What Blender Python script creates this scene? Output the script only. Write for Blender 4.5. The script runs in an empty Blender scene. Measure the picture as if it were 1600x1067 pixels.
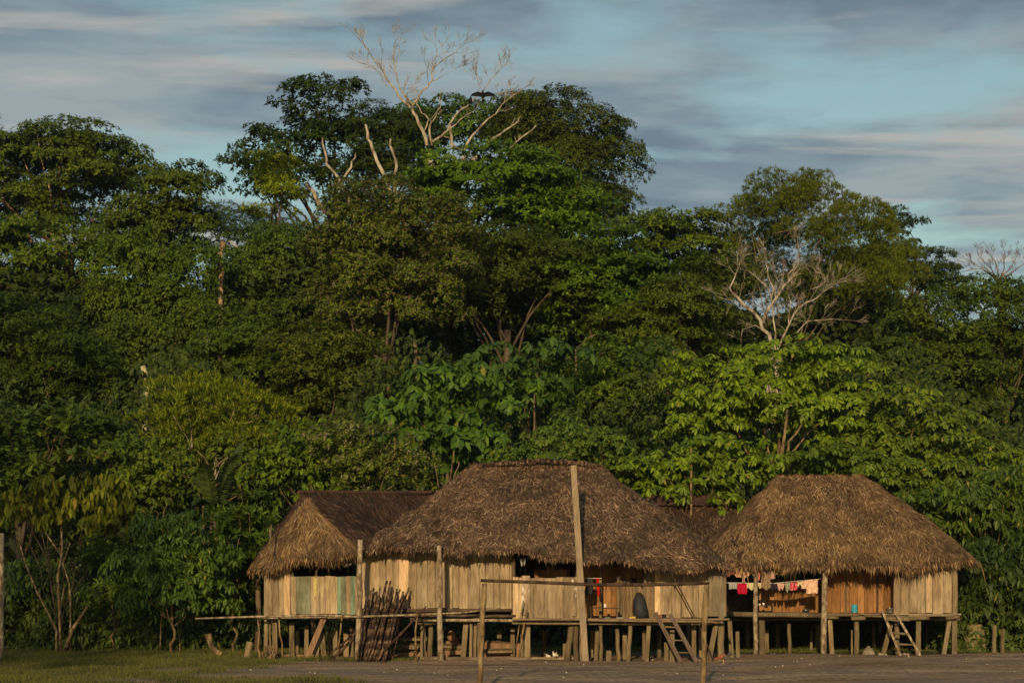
import bpy, math, random
import numpy as np
from mathutils import Vector
random.seed(7)
RNG = np.random.default_rng(11)
scene = bpy.context.scene
COL = scene.collection

# ------------------------------------------------------------------ camera
F = 3120.0; HZ = 945.0; EYE = 1.6      # focal length in photo pixels, horizon row, eye height
cam_d = bpy.data.cameras.new('camera'); cam = bpy.data.objects.new('camera', cam_d)
COL.objects.link(cam); scene.camera = cam
cam.location = (0, 0, EYE); cam.rotation_euler = (math.radians(90), 0, 0)
cam_d.sensor_width = 36; cam_d.lens = F / 1600 * 36
cam_d.shift_y = (HZ - 533.5) / 1600
cam_d.clip_start = 0.5; cam_d.clip_end = 6000

# ------------------------------------------------------------------ light
SUN_EL = math.radians(12.0); SUN_AZ = math.radians(7.0)     # behind the camera, a little to its left
sun_d = bpy.data.lights.new('sun', 'SUN'); sun = bpy.data.objects.new('sun', sun_d); COL.objects.link(sun)
sun_d.energy = 4.2; sun_d.angle = math.radians(0.6); sun_d.color = (1.0, 0.74, 0.42)
sv = Vector((-math.sin(SUN_AZ) * math.cos(SUN_EL), -math.cos(SUN_AZ) * math.cos(SUN_EL), math.sin(SUN_EL)))
sun.rotation_euler = sv.to_track_quat('Z', 'Y').to_euler(); sun.location = (-20, -30, 30)

world = bpy.data.worlds.new("World"); scene.world = world; world.use_nodes = True
def build_world():
    nt = world.node_tree; N = nt.nodes; L = nt.links
    for n in list(N): N.remove(n)
    out = N.new('ShaderNodeOutputWorld'); bg = N.new('ShaderNodeBackground'); bg.inputs[1].default_value = 0.1
    L.new(bg.outputs[0], out.inputs[0])
    sky = N.new('ShaderNodeTexSky'); sky.sky_type = 'NISHITA'; sky.sun_disc = False
    sky.sun_elevation = SUN_EL; sky.sun_rotation = math.pi + SUN_AZ
    sky.air_density = 1.0; sky.dust_density = 1.5; sky.ozone_density = 1.2
    tc = N.new('ShaderNodeTexCoord'); sp = N.new('ShaderNodeSeparateXYZ'); L.new(tc.outputs['Generated'], sp.inputs[0])
    def M(op, a, b=None, c=None):
        m = N.new('ShaderNodeMath'); m.operation = op
        for i, v in enumerate((a, b, c)):
            if v is None: continue
            if isinstance(v, (int, float)): m.inputs[i].default_value = v
            else: L.new(v, m.inputs[i])
        return m.outputs[0]
    z = M('MAXIMUM', sp.outputs[2], 0.03)
    u = M('DIVIDE', sp.outputs[0], z); v = M('DIVIDE', sp.outputs[1], z)
    def noise(su, sv_, off, scale, det, dist, rough=0.55):
        cb = N.new('ShaderNodeCombineXYZ')
        L.new(M('MULTIPLY_ADD', u, su, off), cb.inputs[0]); L.new(M('MULTIPLY_ADD', v, sv_, off * 1.7), cb.inputs[1])
        cb.inputs[2].default_value = off
        n = N.new('ShaderNodeTexNoise'); n.inputs['Scale'].default_value = scale; n.inputs['Detail'].default_value = det
        n.inputs['Distortion'].default_value = dist; n.inputs['Roughness'].default_value = rough
        L.new(cb.outputs[0], n.inputs['Vector']); return n.outputs[0]
    def ramp(fac, stops):
        r = N.new('ShaderNodeValToRGB'); L.new(fac, r.inputs[0]); e = r.color_ramp.elements
        e[0].position = stops[0][0]; e[0].color = (*stops[0][1], 1)
        e[1].position = stops[-1][0]; e[1].color = (*stops[-1][1], 1)
        for p, c in stops[1:-1]:
            k = e.new(p); k.color = (*c, 1)
        return r.outputs[0]
    def mix(f, a, b):
        m = N.new('ShaderNodeMix'); m.data_type = 'RGBA'
        L.new(f, m.inputs[0])
        for s, x in ((6, a), (7, b)):
            if isinstance(x, tuple): m.inputs[s].default_value = (*x, 1)
            else: L.new(x, m.inputs[s])
        return m.outputs[2]
    cover = noise(1.15, 1.0, 5.2, 1.15, 10, 0.2, 0.56)
    shade = noise(1.0, 1.1, 9.1, 1.3, 10, 0.25, 0.57)
    pink = noise(0.8, 1.7, 21.4, 1.5, 8, 0.3)
    g1 = (0, 0, 0); w1 = (1, 1, 1)
    cf = ramp(cover, [(0.385, g1), (0.52, w1)])
    cc = ramp(shade, [(0.40, CLOUD_DARK), (0.50, CLOUD_MID), (0.61, CLOUD_LIGHT)])
    pf = ramp(pink, [(0.53, g1), (0.66, (0.85, 0.85, 0.85))])
    cc = mix(pf, cc, CLOUD_PINK)
    mm = N.new('ShaderNodeMix'); mm.data_type = 'RGBA'; mm.blend_type = 'MULTIPLY'; mm.inputs[0].default_value = 1
    L.new(sky.outputs[0], mm.inputs[6]); mm.inputs[7].default_value = (*SKY_TINT, 1)
    cfs = M('MULTIPLY', cf, 0.92)
    L.new(mix(cfs, mm.outputs[2], cc), bg.inputs[0])
SKY_TINT = (1.15, 1.2, 1.0)
CLOUD_DARK = (1.4, 1.95, 2.45); CLOUD_MID = (2.1, 2.75, 3.2); CLOUD_LIGHT = (3.1, 3.6, 3.75); CLOUD_PINK = (4.7, 4.4, 4.0)
build_world()

scene.view_settings.view_transform = 'Standard'; scene.view_settings.look = 'None'
scene.view_settings.gamma = 1; scene.view_settings.use_curve_mapping = False
scene.view_settings.exposure = 0.06
scene.render.engine = 'CYCLES'
scene.cycles.max_bounces = 6; scene.cycles.transparent_max_bounces = 4

# ------------------------------------------------------------------ helpers
def P(px, py, D):
    """world point seen at photo pixel (px, py) standing D metres from the camera"""
    return Vector(((px - 800) / F * D, D, EYE + (HZ - py) / F * D))

def link(o, parent=None):
    COL.objects.link(o)
    if parent is not None: o.parent = parent
    return o
def tag(o, label=None, cat=None, group=None, kind=None):
    if label: o['label'] = label
    if cat: o['category'] = cat
    if group: o['group'] = group
    if kind: o['kind'] = kind
    return o
def thing(name, label, cat, loc=(0, 0, 0), group=None):
    o = bpy.data.objects.new(name, None); o.location = loc; o.empty_display_size = 0.2
    COL.objects.link(o); return tag(o, label, cat, group)

class MB:
    def __init__(s): s.v = []; s.f = []
    def add(s, vs, fs):
        b = len(s.v); s.v.extend([tuple(v) for v in vs]); s.f.extend([tuple(b + i for i in f) for f in fs])
    def box(s, c, ax, ay, az):
        """oriented box: centre and three half-axis vectors"""
        c = Vector(c); ax, ay, az = Vector(ax), Vector(ay), Vector(az); vs = []
        for k in (-1, 1):
            for j in (-1, 1):
                for i in (-1, 1): vs.append(c + ax * i + ay * j + az * k)
        s.add(vs, [(0, 2, 3, 1), (4, 5, 7, 6), (0, 1, 5, 4), (2, 6, 7, 3), (0, 4, 6, 2), (1, 3, 7, 5)])
    def beam(s, a, b, w, t, up=(0, 1, 0), taper=1.0):
        """squared timber from a to b, w across, t along up"""
        a, b = Vector(a), Vector(b); d = (b - a).normalized(); u = Vector(up); u = (u - d * u.dot(d))
        if u.length < 1e-4: u = Vector((1, 0, 0)) - d * d.x
        u.normalize(); r = d.cross(u)
        vs = []
        for p, k in ((a, 1), (b, taper)):
            for i, j in ((-1, -1), (1, -1), (1, 1), (-1, 1)): vs.append(p + r * (w / 2 * k * i) + u * (t / 2 * k * j))
        s.add(vs, [(0, 1, 2, 3), (7, 6, 5, 4), (0, 4, 5, 1), (1, 5, 6, 2), (2, 6, 7, 3), (3, 7, 4, 0)])
    def tube(s, pts, rads, n=7, cap=True, rough=0.0):
        pts = [Vector(p) for p in pts]; b = len(s.v); m = len(pts); ref = None
        for i, p in enumerate(pts):
            d = (pts[min(i + 1, m - 1)] - pts[max(i - 1, 0)])
            d = d.normalized() if d.length > 1e-9 else Vector((0, 0, 1))
            if ref is None:
                ref = Vector((1, 0, 0)) if abs(d.x) < 0.8 else Vector((0, 1, 0))
            u = (ref - d * ref.dot(d)); u.normalize(); w = d.cross(u); ref = u
            r = rads[i] if hasattr(rads, '__len__') else rads
            for k in range(n):
                a = 2 * math.pi * k / n; rr = r * (1 + random.uniform(-rough, rough))
                s.v.append(tuple(p + u * (math.cos(a) * rr) + w * (math.sin(a) * rr)))
        for i in range(m - 1):
            for k in range(n):
                k2 = (k + 1) % n
                s.f.append((b + i * n + k, b + i * n + k2, b + (i + 1) * n + k2, b + (i + 1) * n + k))
        if cap:
            s.f.append(tuple(b + k for k in range(n))[::-1]); s.f.append(tuple(b + (m - 1) * n + k for k in range(n)))
    def lathe(s, c, prof, n=16):
        c = Vector(c); b = len(s.v); m = len(prof)
        for r, z in prof:
            for k in range(n):
                a = 2 * math.pi * k / n; s.v.append((c.x + r * math.cos(a), c.y + r * math.sin(a), c.z + z))
        for i in range(m - 1):
            for k in range(n):
                k2 = (k + 1) % n; s.f.append((b + i * n + k, b + i * n + k2, b + (i + 1) * n + k2, b + (i + 1) * n + k))
        s.f.append(tuple(b + k for k in range(n))[::-1]); s.f.append(tuple(b + (m - 1) * n + k for k in range(n)))
    def build(s, name, mat, parent=None, smooth=False):
        me = bpy.data.meshes.new(name); me.from_pydata(s.v, [], s.f); me.update()
        if smooth: me.polygons.foreach_set('use_smooth', [True] * len(me.polygons))
        me.materials.append(mat); o = bpy.data.objects.new(name, me)
        return link(o, parent)

def np_mesh(name, verts, faces, mat, parent=None):
    """verts (n,3), faces (m,k) with constant k"""
    me = bpy.data.meshes.new(name); m, k = faces.shape
    me.vertices.add(len(verts)); me.vertices.foreach_set('co', np.ascontiguousarray(verts, np.float32).ravel())
    me.loops.add(m * k); me.loops.foreach_set('vertex_index', np.ascontiguousarray(faces, np.int32).ravel())
    me.polygons.add(m); me.polygons.foreach_set('loop_start', np.arange(0, m * k, k, dtype=np.int32))
    me.polygons.foreach_set('loop_total', np.full(m, k, np.int32))
    me.update(calc_edges=True); me.materials.append(mat)
    o = bpy.data.objects.new(name, me); return link(o, parent)

def wob(a, b, n, amp, rnd=random):
    """a slightly crooked line of n+1 points from a to b"""
    a, b = Vector(a), Vector(b); out = []
    for i in range(n + 1):
        t = i / n; p = a.lerp(b, t); k = math.sin(math.pi * t)
        if 0 < i < n: p += Vector((rnd.uniform(-amp, amp), rnd.uniform(-amp, amp) * 0.6, rnd.uniform(-amp, amp) * 0.3)) * k
        out.append(p)
    return out

# ------------------------------------------------------------------ materials
def mat_new(name):
    m = bpy.data.materials.new(name); m.use_nodes = True; nt = m.node_tree
    return m, nt.nodes, nt.links, nt.nodes['Principled BSDF']
def set_ramp(r, stops):
    e = r.color_ramp.elements
    e[0].position = stops[0][0]; e[0].color = (*stops[0][1], 1); e[1].position = stops[-1][0]; e[1].color = (*stops[-1][1], 1)
    for p, c in stops[1:-1]: e.new(p).color = (*c, 1)
def mixn(N, L, fac, a, b, mode='MIX'):
    m = N.new('ShaderNodeMix'); m.data_type = 'RGBA'; m.blend_type = mode
    if isinstance(fac, (int, float)): m.inputs[0].default_value = fac
    else: L.new(fac, m.inputs[0])
    for s, x in ((6, a), (7, b)):
        if isinstance(x, tuple): m.inputs[s].default_value = (*x, 1)
        else: L.new(x, m.inputs[s])
    return m.outputs[2]
def noise_n(N, L, scale, det=4, vec=(1, 1, 1), coord='Object', dist=0.0):
    tc = N.new('ShaderNodeTexCoord'); mp = N.new('ShaderNodeMapping'); mp.inputs['Scale'].default_value = vec
    L.new(tc.outputs[coord], mp.inputs[0]); n = N.new('ShaderNodeTexNoise'); n.inputs['Scale'].default_value = scale
    n.inputs['Detail'].default_value = det; n.inputs['Distortion'].default_value = dist
    L.new(mp.outputs[0], n.inputs['Vector']); return n.outputs[0]

def wood_mat(name, stops, grain=(14, 14, 1.2), stain=0.55, bump=0.3, rough=0.85, patch=None):
    """weathered boards: every board (mesh island) has its own tone; grain, stains along the boards"""
    m, N, L, b = mat_new(name)
    geo = N.new('ShaderNodeNewGeometry'); oi = N.new('ShaderNodeObjectInfo'); ad = N.new('ShaderNodeMath'); L.new(geo.outputs['Random Per Island'], ad.inputs[0]); L.new(oi.outputs['Random'], ad.inputs[1])
    fr = N.new('ShaderNodeMath'); fr.operation = 'FRACT'; L.new(ad.outputs[0], fr.inputs[0]); r = N.new('ShaderNodeValToRGB'); L.new(fr.outputs[0], r.inputs[0]); set_ramp(r, stops)
    g = noise_n(N, L, 3.0, 6, grain); rg = N.new('ShaderNodeValToRGB'); L.new(g, rg.inputs[0]); set_ramp(rg, [(0.3, (0.5, 0.47, 0.45)), (0.55, (1, 1, 1)), (0.8, (1.25, 1.22, 1.15))])
    c = mixn(N, L, 0.9, r.outputs[0], rg.outputs[0], 'MULTIPLY')
    g2 = noise_n(N, L, 1.0, 5, (grain[0] * .55, grain[1] * .55, grain[2] * .55), dist=.3); r2 = N.new('ShaderNodeValToRGB'); L.new(g2, r2.inputs[0]); set_ramp(r2, [(0.30, (0.5, 0.48, 0.46)), (0.46, (0.97, 0.97, 0.97)), (0.70, (1.2, 1.18, 1.15))])
    c = mixn(N, L, 0.6, c, r2.outputs[0], 'MULTIPLY')
    s = noise_n(N, L, 1.3, 5, (1.6, 1.6, 0.7), dist=0.6); rs = N.new('ShaderNodeValToRGB'); L.new(s, rs.inputs[0]); set_ramp(rs, [(0.38, (0.45, 0.40, 0.36)), (0.6, (1, 1, 1))])
    c = mixn(N, L, stain, c, rs.outputs[0], 'MULTIPLY')
    if patch:
        p = noise_n(N, L, 6.0, 5, (1, 1, 0.5)); rp = N.new('ShaderNodeValToRGB'); L.new(p, rp.inputs[0]); set_ramp(rp, [(0.55, (0, 0, 0)), (0.62, (1, 1, 1))])
        c = mixn(N, L, rp.outputs[0], c, patch)
    L.new(c, b.inputs['Base Color']); b.inputs['Roughness'].default_value = rough; b.inputs['Specular IOR Level'].default_value = 0.2
    bp = N.new('ShaderNodeBump'); bp.inputs['Strength'].default_value = bump; bp.inputs['Distance'].default_value = 0.02
    L.new(g, bp.inputs['Height']); L.new(bp.outputs[0], b.inputs['Normal'])
    return m
def strand_mat(name, stops, patch_dark=0.5, rough=0.75):
    m, N, L, b = mat_new(name)
    geo = N.new('ShaderNodeNewGeometry'); r = N.new('ShaderNodeValToRGB'); L.new(geo.outputs['Random Per Island'], r.inputs[0]); set_ramp(r, stops)
    s = noise_n(N, L, 0.9, 6, (1, 1, 1.6), dist=0.8); rs = N.new('ShaderNodeValToRGB'); L.new(s, rs.inputs[0]); set_ramp(rs, [(0.35, (1 - patch_dark,) * 3), (0.62, (1.1, 1.05, 1.0))])
    c = mixn(N, L, 1.0, r.outputs[0], rs.outputs[0], 'MULTIPLY')
    L.new(c, b.inputs['Base Color']); b.inputs['Roughness'].default_value = rough; b.inputs['Specular IOR Level'].default_value = 0.25
    return m
def bark_mat(name, c1, c2, c3, scale=5.0):
    m, N, L, b = mat_new(name)
    n = noise_n(N, L, scale, 6, (1, 1, 0.5), dist=0.4); r = N.new('ShaderNodeValToRGB'); L.new(n, r.inputs[0]); set_ramp(r, [(0.36, c1), (0.5, c2), (0.66, c3)])
    L.new(r.outputs[0], b.inputs['Base Color']); b.inputs['Roughness'].default_value = 0.9; b.inputs['Specular IOR Level'].default_value = 0.15
    bp = N.new('ShaderNodeBump'); bp.inputs['Strength'].default_value = 0.5; bp.inputs['Distance'].default_value = 0.03
    L.new(n, bp.inputs['Height']); L.new(bp.outputs[0], b.inputs['Normal']); return m
def leaf_mat(name, dry=0.008, gloss=0.15, trans=0.28, drycol=(0.11, 0.085, 0.025), spread=1.0):
    """tone of each leaf varies; the tree's own hue comes from its object colour"""
    m, N, L, b = mat_new(name)
    geo = N.new('ShaderNodeNewGeometry'); oi = N.new('ShaderNodeObjectInfo')
    r = N.new('ShaderNodeValToRGB'); L.new(geo.outputs['Random Per Island'], r.inputs[0])
    lo = 1 - 0.38 * spread; hi = 1 + 0.42 * spread
    set_ramp(r, [(0.0, (lo * 0.9, lo, lo)), (0.5, (1, 1, 1)), (0.9, (hi * 1.08, hi, hi * 0.8)), (1.0, (hi * 1.25, hi * 1.15, hi * 0.7))])
    c = mixn(N, L, 1.0, oi.outputs['Color'], r.outputs[0], 'MULTIPLY')
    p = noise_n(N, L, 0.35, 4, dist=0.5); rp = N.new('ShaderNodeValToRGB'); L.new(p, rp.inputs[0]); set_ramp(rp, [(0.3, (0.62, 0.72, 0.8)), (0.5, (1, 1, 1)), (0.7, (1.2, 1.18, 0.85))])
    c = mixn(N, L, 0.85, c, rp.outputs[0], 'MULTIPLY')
    wn = N.new('ShaderNodeTexWhiteNoise'); wn.noise_dimensions = '1D'; L.new(geo.outputs['Random Per Island'], wn.inputs['W'])
    lt = N.new('ShaderNodeMath'); lt.operation = 'LESS_THAN'; lt.inputs[1].default_value = dry; L.new(wn.outputs[0], lt.inputs[0])
    c = mixn(N, L, lt.outputs[0], c, drycol)
    L.new(c, b.inputs['Base Color']); b.inputs['Roughness'].default_value = 0.55; b.inputs['Specular IOR Level'].default_value = gloss
    tr = N.new('ShaderNodeBsdfTranslucent'); L.new(c, tr.inputs[0]); ms = N.new('ShaderNodeMixShader'); ms.inputs[0].default_value = trans
    L.new(b.outputs[0], ms.inputs[1]); L.new(tr.outputs[0], ms.inputs[2]); L.new(ms.outputs[0], N['Material Output'].inputs[0])
    return m
def plain_mat(name, col, rough=0.7, metal=0.0, var=0.25, scale=9.0):
    m, N, L, b = mat_new(name)
    n = noise_n(N, L, scale, 4); r = N.new('ShaderNodeValToRGB'); L.new(n, r.inputs[0])
    set_ramp(r, [(0.3, tuple(x * (1 - var) for x in col)), (0.7, tuple(min(1, x * (1 + var)) for x in col))])
    L.new(r.outputs[0], b.inputs['Base Color']); b.inputs['Roughness'].default_value = rough; b.inputs['Metallic'].default_value = metal; b.inputs['Specular IOR Level'].default_value = .5 if metal or rough < .6 else .15
    return m
def cloth_mat(name, col, col2=None, scale=25.0):
    m, N, L, b = mat_new(name)
    if col2:
        tc = N.new('ShaderNodeTexCoord'); v = N.new('ShaderNodeTexVoronoi'); v.inputs['Scale'].default_value = scale; L.new(tc.outputs['Object'], v.inputs['Vector'])
        r = N.new('ShaderNodeValToRGB'); L.new(v.outputs['Distance'], r.inputs[0]); set_ramp(r, [(0.30, col2), (0.42, col)])
    else:
        n = noise_n(N, L, 8, 3); r = N.new('ShaderNodeValToRGB'); L.new(n, r.inputs[0]); set_ramp(r, [(0.3, tuple(x * 0.8 for x in col)), (0.7, col)])
    L.new(r.outputs[0], b.inputs['Base Color']); b.inputs['Roughness'].default_value = 0.9; b.inputs['Specular IOR Level'].default_value = 0.1
    tr = N.new('ShaderNodeBsdfTranslucent'); L.new(r.outputs[0], tr.inputs[0]); ms = N.new('ShaderNodeMixShader'); ms.inputs[0].default_value = 0.2
    L.new(b.outputs[0], ms.inputs[1]); L.new(tr.outputs[0], ms.inputs[2]); L.new(ms.outputs[0], N['Material Output'].inputs[0]); return m

TAN = [(0.0, (0.14, 0.10, 0.058)), (0.14, (0.28, 0.21, 0.125)), (0.30, (0.19, 0.145, 0.09)), (0.45, (0.33, 0.25, 0.15)), (0.58, (0.24, 0.19, 0.12)), (0.72, (0.30, 0.225, 0.13)), (0.86, (0.40, 0.30, 0.18)), (1.0, (0.54, 0.38, 0.22))]
TAN = [(q_, tuple(c_ * 1.22 for c_ in k_)) for q_, k_ in TAN]
MAT = dict(
    wall=wood_mat('weathered_boards', TAN),
    wall_orange=wood_mat('sheltered_boards', [(0.0, (0.22, 0.105, 0.035)), (0.5, (0.30, 0.15, 0.055)), (1.0, (0.38, 0.20, 0.08))], stain=0.4),
    wall_grey=wood_mat('grey_boards', [(0.0, (0.23, 0.185, 0.12)), (1.0, (0.29, 0.235, 0.155))]),
    teal=wood_mat('teal_painted_board', [(0.0, (0.19, 0.27, 0.19)), (1.0, (0.21, 0.30, 0.21))], stain=0.5),
    teal_dull=wood_mat('faded_green_board', [(0.0, (0.17, 0.18, 0.115)), (1.0, (0.22, 0.23, 0.15))], stain=0.7),
    white_worn=wood_mat('worn_whitewashed_board', [(0.0, (0.30, 0.23, 0.15)), (1.0, (0.34, 0.26, 0.17))], patch=(0.55, 0.48, 0.38)),
    stilt=wood_mat('stilt_timber', [(0.0, (0.13, 0.10, 0.058)), (0.4, (0.22, 0.17, 0.095)), (0.7, (0.17, 0.135, 0.075)), (1.0, (0.28, 0.21, 0.12))], stain=0.7, bump=0.5),
    deck=wood_mat('deck_timber', [(0.0, (0.13, 0.095, 0.06)), (1.0, (0.27, 0.20, 0.13))], grain=(1.2, 14, 14), stain=0.6),
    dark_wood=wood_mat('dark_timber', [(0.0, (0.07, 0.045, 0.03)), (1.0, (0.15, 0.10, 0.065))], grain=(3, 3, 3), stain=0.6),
    pole=bark_mat('pole_bark', (0.10, 0.065, 0.04), (0.21, 0.16, 0.10), (0.36, 0.30, 0.20), 9),
    pole_plain=wood_mat('grey_pole_timber', [(0.0, (0.24, 0.185, 0.12)), (1.0, (0.27, 0.21, 0.14))], stain=0.3),
    goal=bark_mat('goal_pole', (0.08, 0.05, 0.025), (0.17, 0.115, 0.055), (0.25, 0.18, 0.09), 7),
    goal_bar=bark_mat('goal_bar', (0.03, 0.017, 0.012), (0.05, 0.03, 0.02), (0.08, 0.05, 0.032), 7),
    bark_pale=bark_mat('pale_bark', (0.12, 0.09, 0.065), (0.28, 0.235, 0.18), (0.42, 0.37, 0.29), 3.5),
    bark_brown=bark_mat('brown_bark', (0.07, 0.045, 0.028), (0.14, 0.095, 0.06), (0.24, 0.18, 0.12), 2.2),
    bark_dark=bark_mat('dark_bark', (0.03, 0.02, 0.013), (0.055, 0.04, 0.026), (0.10, 0.075, 0.05), 2.2),  # darker brown bark, so limbs inside the crowns stand out less
    bark_red=bark_mat('reddish_bark', (0.12, 0.065, 0.035), (0.26, 0.16, 0.095), (0.38, 0.28, 0.19), 3.0),
    stems=bark_mat('shrub_stems', (0.05, 0.035, 0.018), (0.12, 0.08, 0.04), (0.24, 0.17, 0.09), 6),
    bundle=bark_mat('rough_dark_bark', (0.010, 0.006, 0.005), (0.034, 0.020, 0.014), (0.17, 0.11, 0.07), 13),
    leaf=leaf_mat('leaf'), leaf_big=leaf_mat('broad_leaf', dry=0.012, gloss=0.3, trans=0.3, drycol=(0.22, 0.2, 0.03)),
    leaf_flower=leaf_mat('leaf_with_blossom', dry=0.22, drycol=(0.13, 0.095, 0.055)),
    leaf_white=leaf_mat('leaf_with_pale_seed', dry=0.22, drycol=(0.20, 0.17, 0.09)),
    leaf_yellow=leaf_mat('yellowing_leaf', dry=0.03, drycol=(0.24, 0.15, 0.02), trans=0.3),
    thatch_brown=strand_mat('thatch_brown', [(0.0, (0.032, 0.018, 0.011)), (0.45, (0.088, 0.055, 0.032)), (0.8, (0.155, 0.10, 0.06)), (0.93, (0.27, 0.18, 0.105)), (1.0, (0.36, 0.26, 0.16))]),
    thatch_gold=strand_mat('thatch_golden', [(0.0, (0.06, 0.036, 0.015)), (0.45, (0.14, 0.082, 0.036)), (0.8, (0.235, 0.145, 0.066)), (0.95, (0.36, 0.25, 0.125)), (1.0, (0.46, 0.34, 0.18))], 0.45),
    thatch_under=plain_mat('thatch_underside', (0.035, 0.02, 0.012), .9, 0, .4, 5),
    thatch_dark=strand_mat('thatch_dark', [(0.0, (0.02, 0.011, 0.008)), (0.5, (0.06, 0.03, 0.019)), (0.9, (0.12, 0.065, 0.038)), (1.0, (0.2, 0.12, 0.07))]),
)
# ------------------------------------------------------------------ ground
def build_ground():
    m, N, L, b = mat_new('bare_earth_and_grass')
    tc = N.new('ShaderNodeTexCoord'); sp = N.new('ShaderNodeSeparateXYZ'); L.new(tc.outputs['Object'], sp.inputs[0])
    n1 = noise_n(N, L, 0.35, 8, (0.35, 1.6, 1), dist=0.5); r1 = N.new('ShaderNodeValToRGB'); L.new(n1, r1.inputs[0])
    set_ramp(r1, [(0.36, (0.16, 0.10, 0.058)), (0.46, (0.29, 0.19, 0.108)), (0.54, (0.17, 0.13, 0.10)), (0.62, (0.36, 0.24, 0.14)), (0.70, (0.20, 0.145, 0.105))])
    n2 = noise_n(N, L, 9, 6, (1, 0.5, 1)); r2 = N.new('ShaderNodeValToRGB'); L.new(n2, r2.inputs[0]); set_ramp(r2, [(0.35, (0.68, 0.66, 0.64)), (0.6, (1.1, 1.08, 1.05))])
    dirt = mixn(N, L, 1.0, r1.outputs[0], r2.outputs[0], 'MULTIPLY')
    n3 = noise_n(N, L, 3, 6); r3 = N.new('ShaderNodeValToRGB'); L.new(n3, r3.inputs[0]); set_ramp(r3, [(0.35, (0.035, 0.04, 0.012)), (0.65, (0.075, 0.075, 0.025))])
    # grass left of a wandering edge
    n4 = noise_n(N, L, 0.5, 5); 
    def M(op, a, b_, c=None):
        k = N.new('ShaderNodeMath'); k.operation = op
        for i, v in enumerate((a, b_, c)):
            if v is None: continue
            if isinstance(v, (int, float)): k.inputs[i].default_value = v
            else: L.new(v, k.inputs[i])
        return k.outputs[0]
    # edge: x + 7.6 - 0.12*(60-y)...
    e = M('MULTIPLY_ADD', sp.outputs[1], -0.10, sp.outputs[0]); e = M('ADD', e, 13.6); e = M('MULTIPLY_ADD', n4, 3.0, e); e = M('SUBTRACT', e, 1.5)
    back = M('SUBTRACT', 66.5, sp.outputs[1]); back = M('MULTIPLY_ADD', n4, 3.0, back); back = M('SUBTRACT', back, 1.5)
    e = M('MINIMUM', e, back)
    mr = N.new('ShaderNodeMapRange'); mr.inputs[1].default_value = -0.6; mr.inputs[2].default_value = 0.9; L.new(e, mr.inputs[0])
    c = mixn(N, L, mr.outputs[0], r3.outputs[0], dirt)
    L.new(c, b.inputs['Base Color']); b.inputs['Roughness'].default_value = 0.95; b.inputs['Specular IOR Level'].default_value = 0.15
    bp = N.new('ShaderNodeBump'); bp.inputs['Strength'].default_value = 0.8; bp.inputs['Distance'].default_value = 0.06
    L.new(n2, bp.inputs['Height']); L.new(bp.outputs[0], b.inputs['Normal'])
    # fine relief near the huts, one sheet out to the horizon
    xs = [-3000, -400, -60] + [x * 0.5 for x in range(-60, 61)] + [60, 400, 3000]
    ys = [-3000, -300, 0, 20] + [30 + y * 0.4 for y in range(0, 112)] + [80, 120, 400, 3000]
    vs = []
    for y in ys:
        for x in xs:
            z = 0.0
            if -32 < x < 32 and 28 < y < 76:
                z = 0.035 * math.sin(x * 0.7 + y * 0.9) + 0.03 * math.sin(x * 0.31 - y * 1.7 + 1) + random.uniform(-0.012, 0.012)
            vs.append((x, y, z - 0.03))
    nx = len(xs); fs = [(j * nx + i, j * nx + i + 1, (j + 1) * nx + i + 1, (j + 1) * nx + i) for j in range(len(ys) - 1) for i in range(nx - 1)]
    mb = MB(); mb.v = vs; mb.f = fs; o = mb.build('ground', m, smooth=True); tag(o, kind='structure')
build_ground()

def leaf_arrays(c, d, nrm, Ln, Wd, fold=0.25, droop=0.0, big=False):
    """leaf blades as folded kites. c base points, d long axes, nrm face normals"""
    d = d / (np.linalg.norm(d, axis=1, keepdims=True) + 1e-9)
    s = np.cross(d, nrm); s /= (np.linalg.norm(s, axis=1, keepdims=True) + 1e-9)
    n = np.cross(s, d)
    Ln = Ln[:, None]; Wd = Wd[:, None]; n_ = len(c)
    base = c; tip = c + d * Ln - n * (droop * Ln)
    mid = c + d * Ln * 0.42
    le = mid + s * Wd * 0.5 - n * fold * Wd; ri = mid - s * Wd * 0.5 - n * fold * Wd
    idx = np.arange(n_)[:, None]
    if not big:
        V = np.stack([base, le, tip, ri], 1).reshape(-1, 3)
        Fc = np.concatenate([idx * 4 + np.array([[0, 1, 2]]), idx * 4 + np.array([[0, 2, 3]])], 0)
    else:
        m2 = c + d * Ln * 0.72 - n * (droop * Ln * 0.45)
        l2 = m2 + s * Wd * 0.36 - n * fold * Wd * 0.8; r2 = m2 - s * Wd * 0.36 - n * fold * Wd * 0.8
        V = np.stack([base, le, l2, tip, r2, ri, m2], 1).reshape(-1, 3)
        Fc = np.concatenate([idx * 7 + np.array([t]) for t in ([0, 1, 6], [1, 2, 6], [2, 3, 6], [3, 4, 6], [4, 5, 6], [5, 0, 6])], 0)
    return V, Fc

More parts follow.
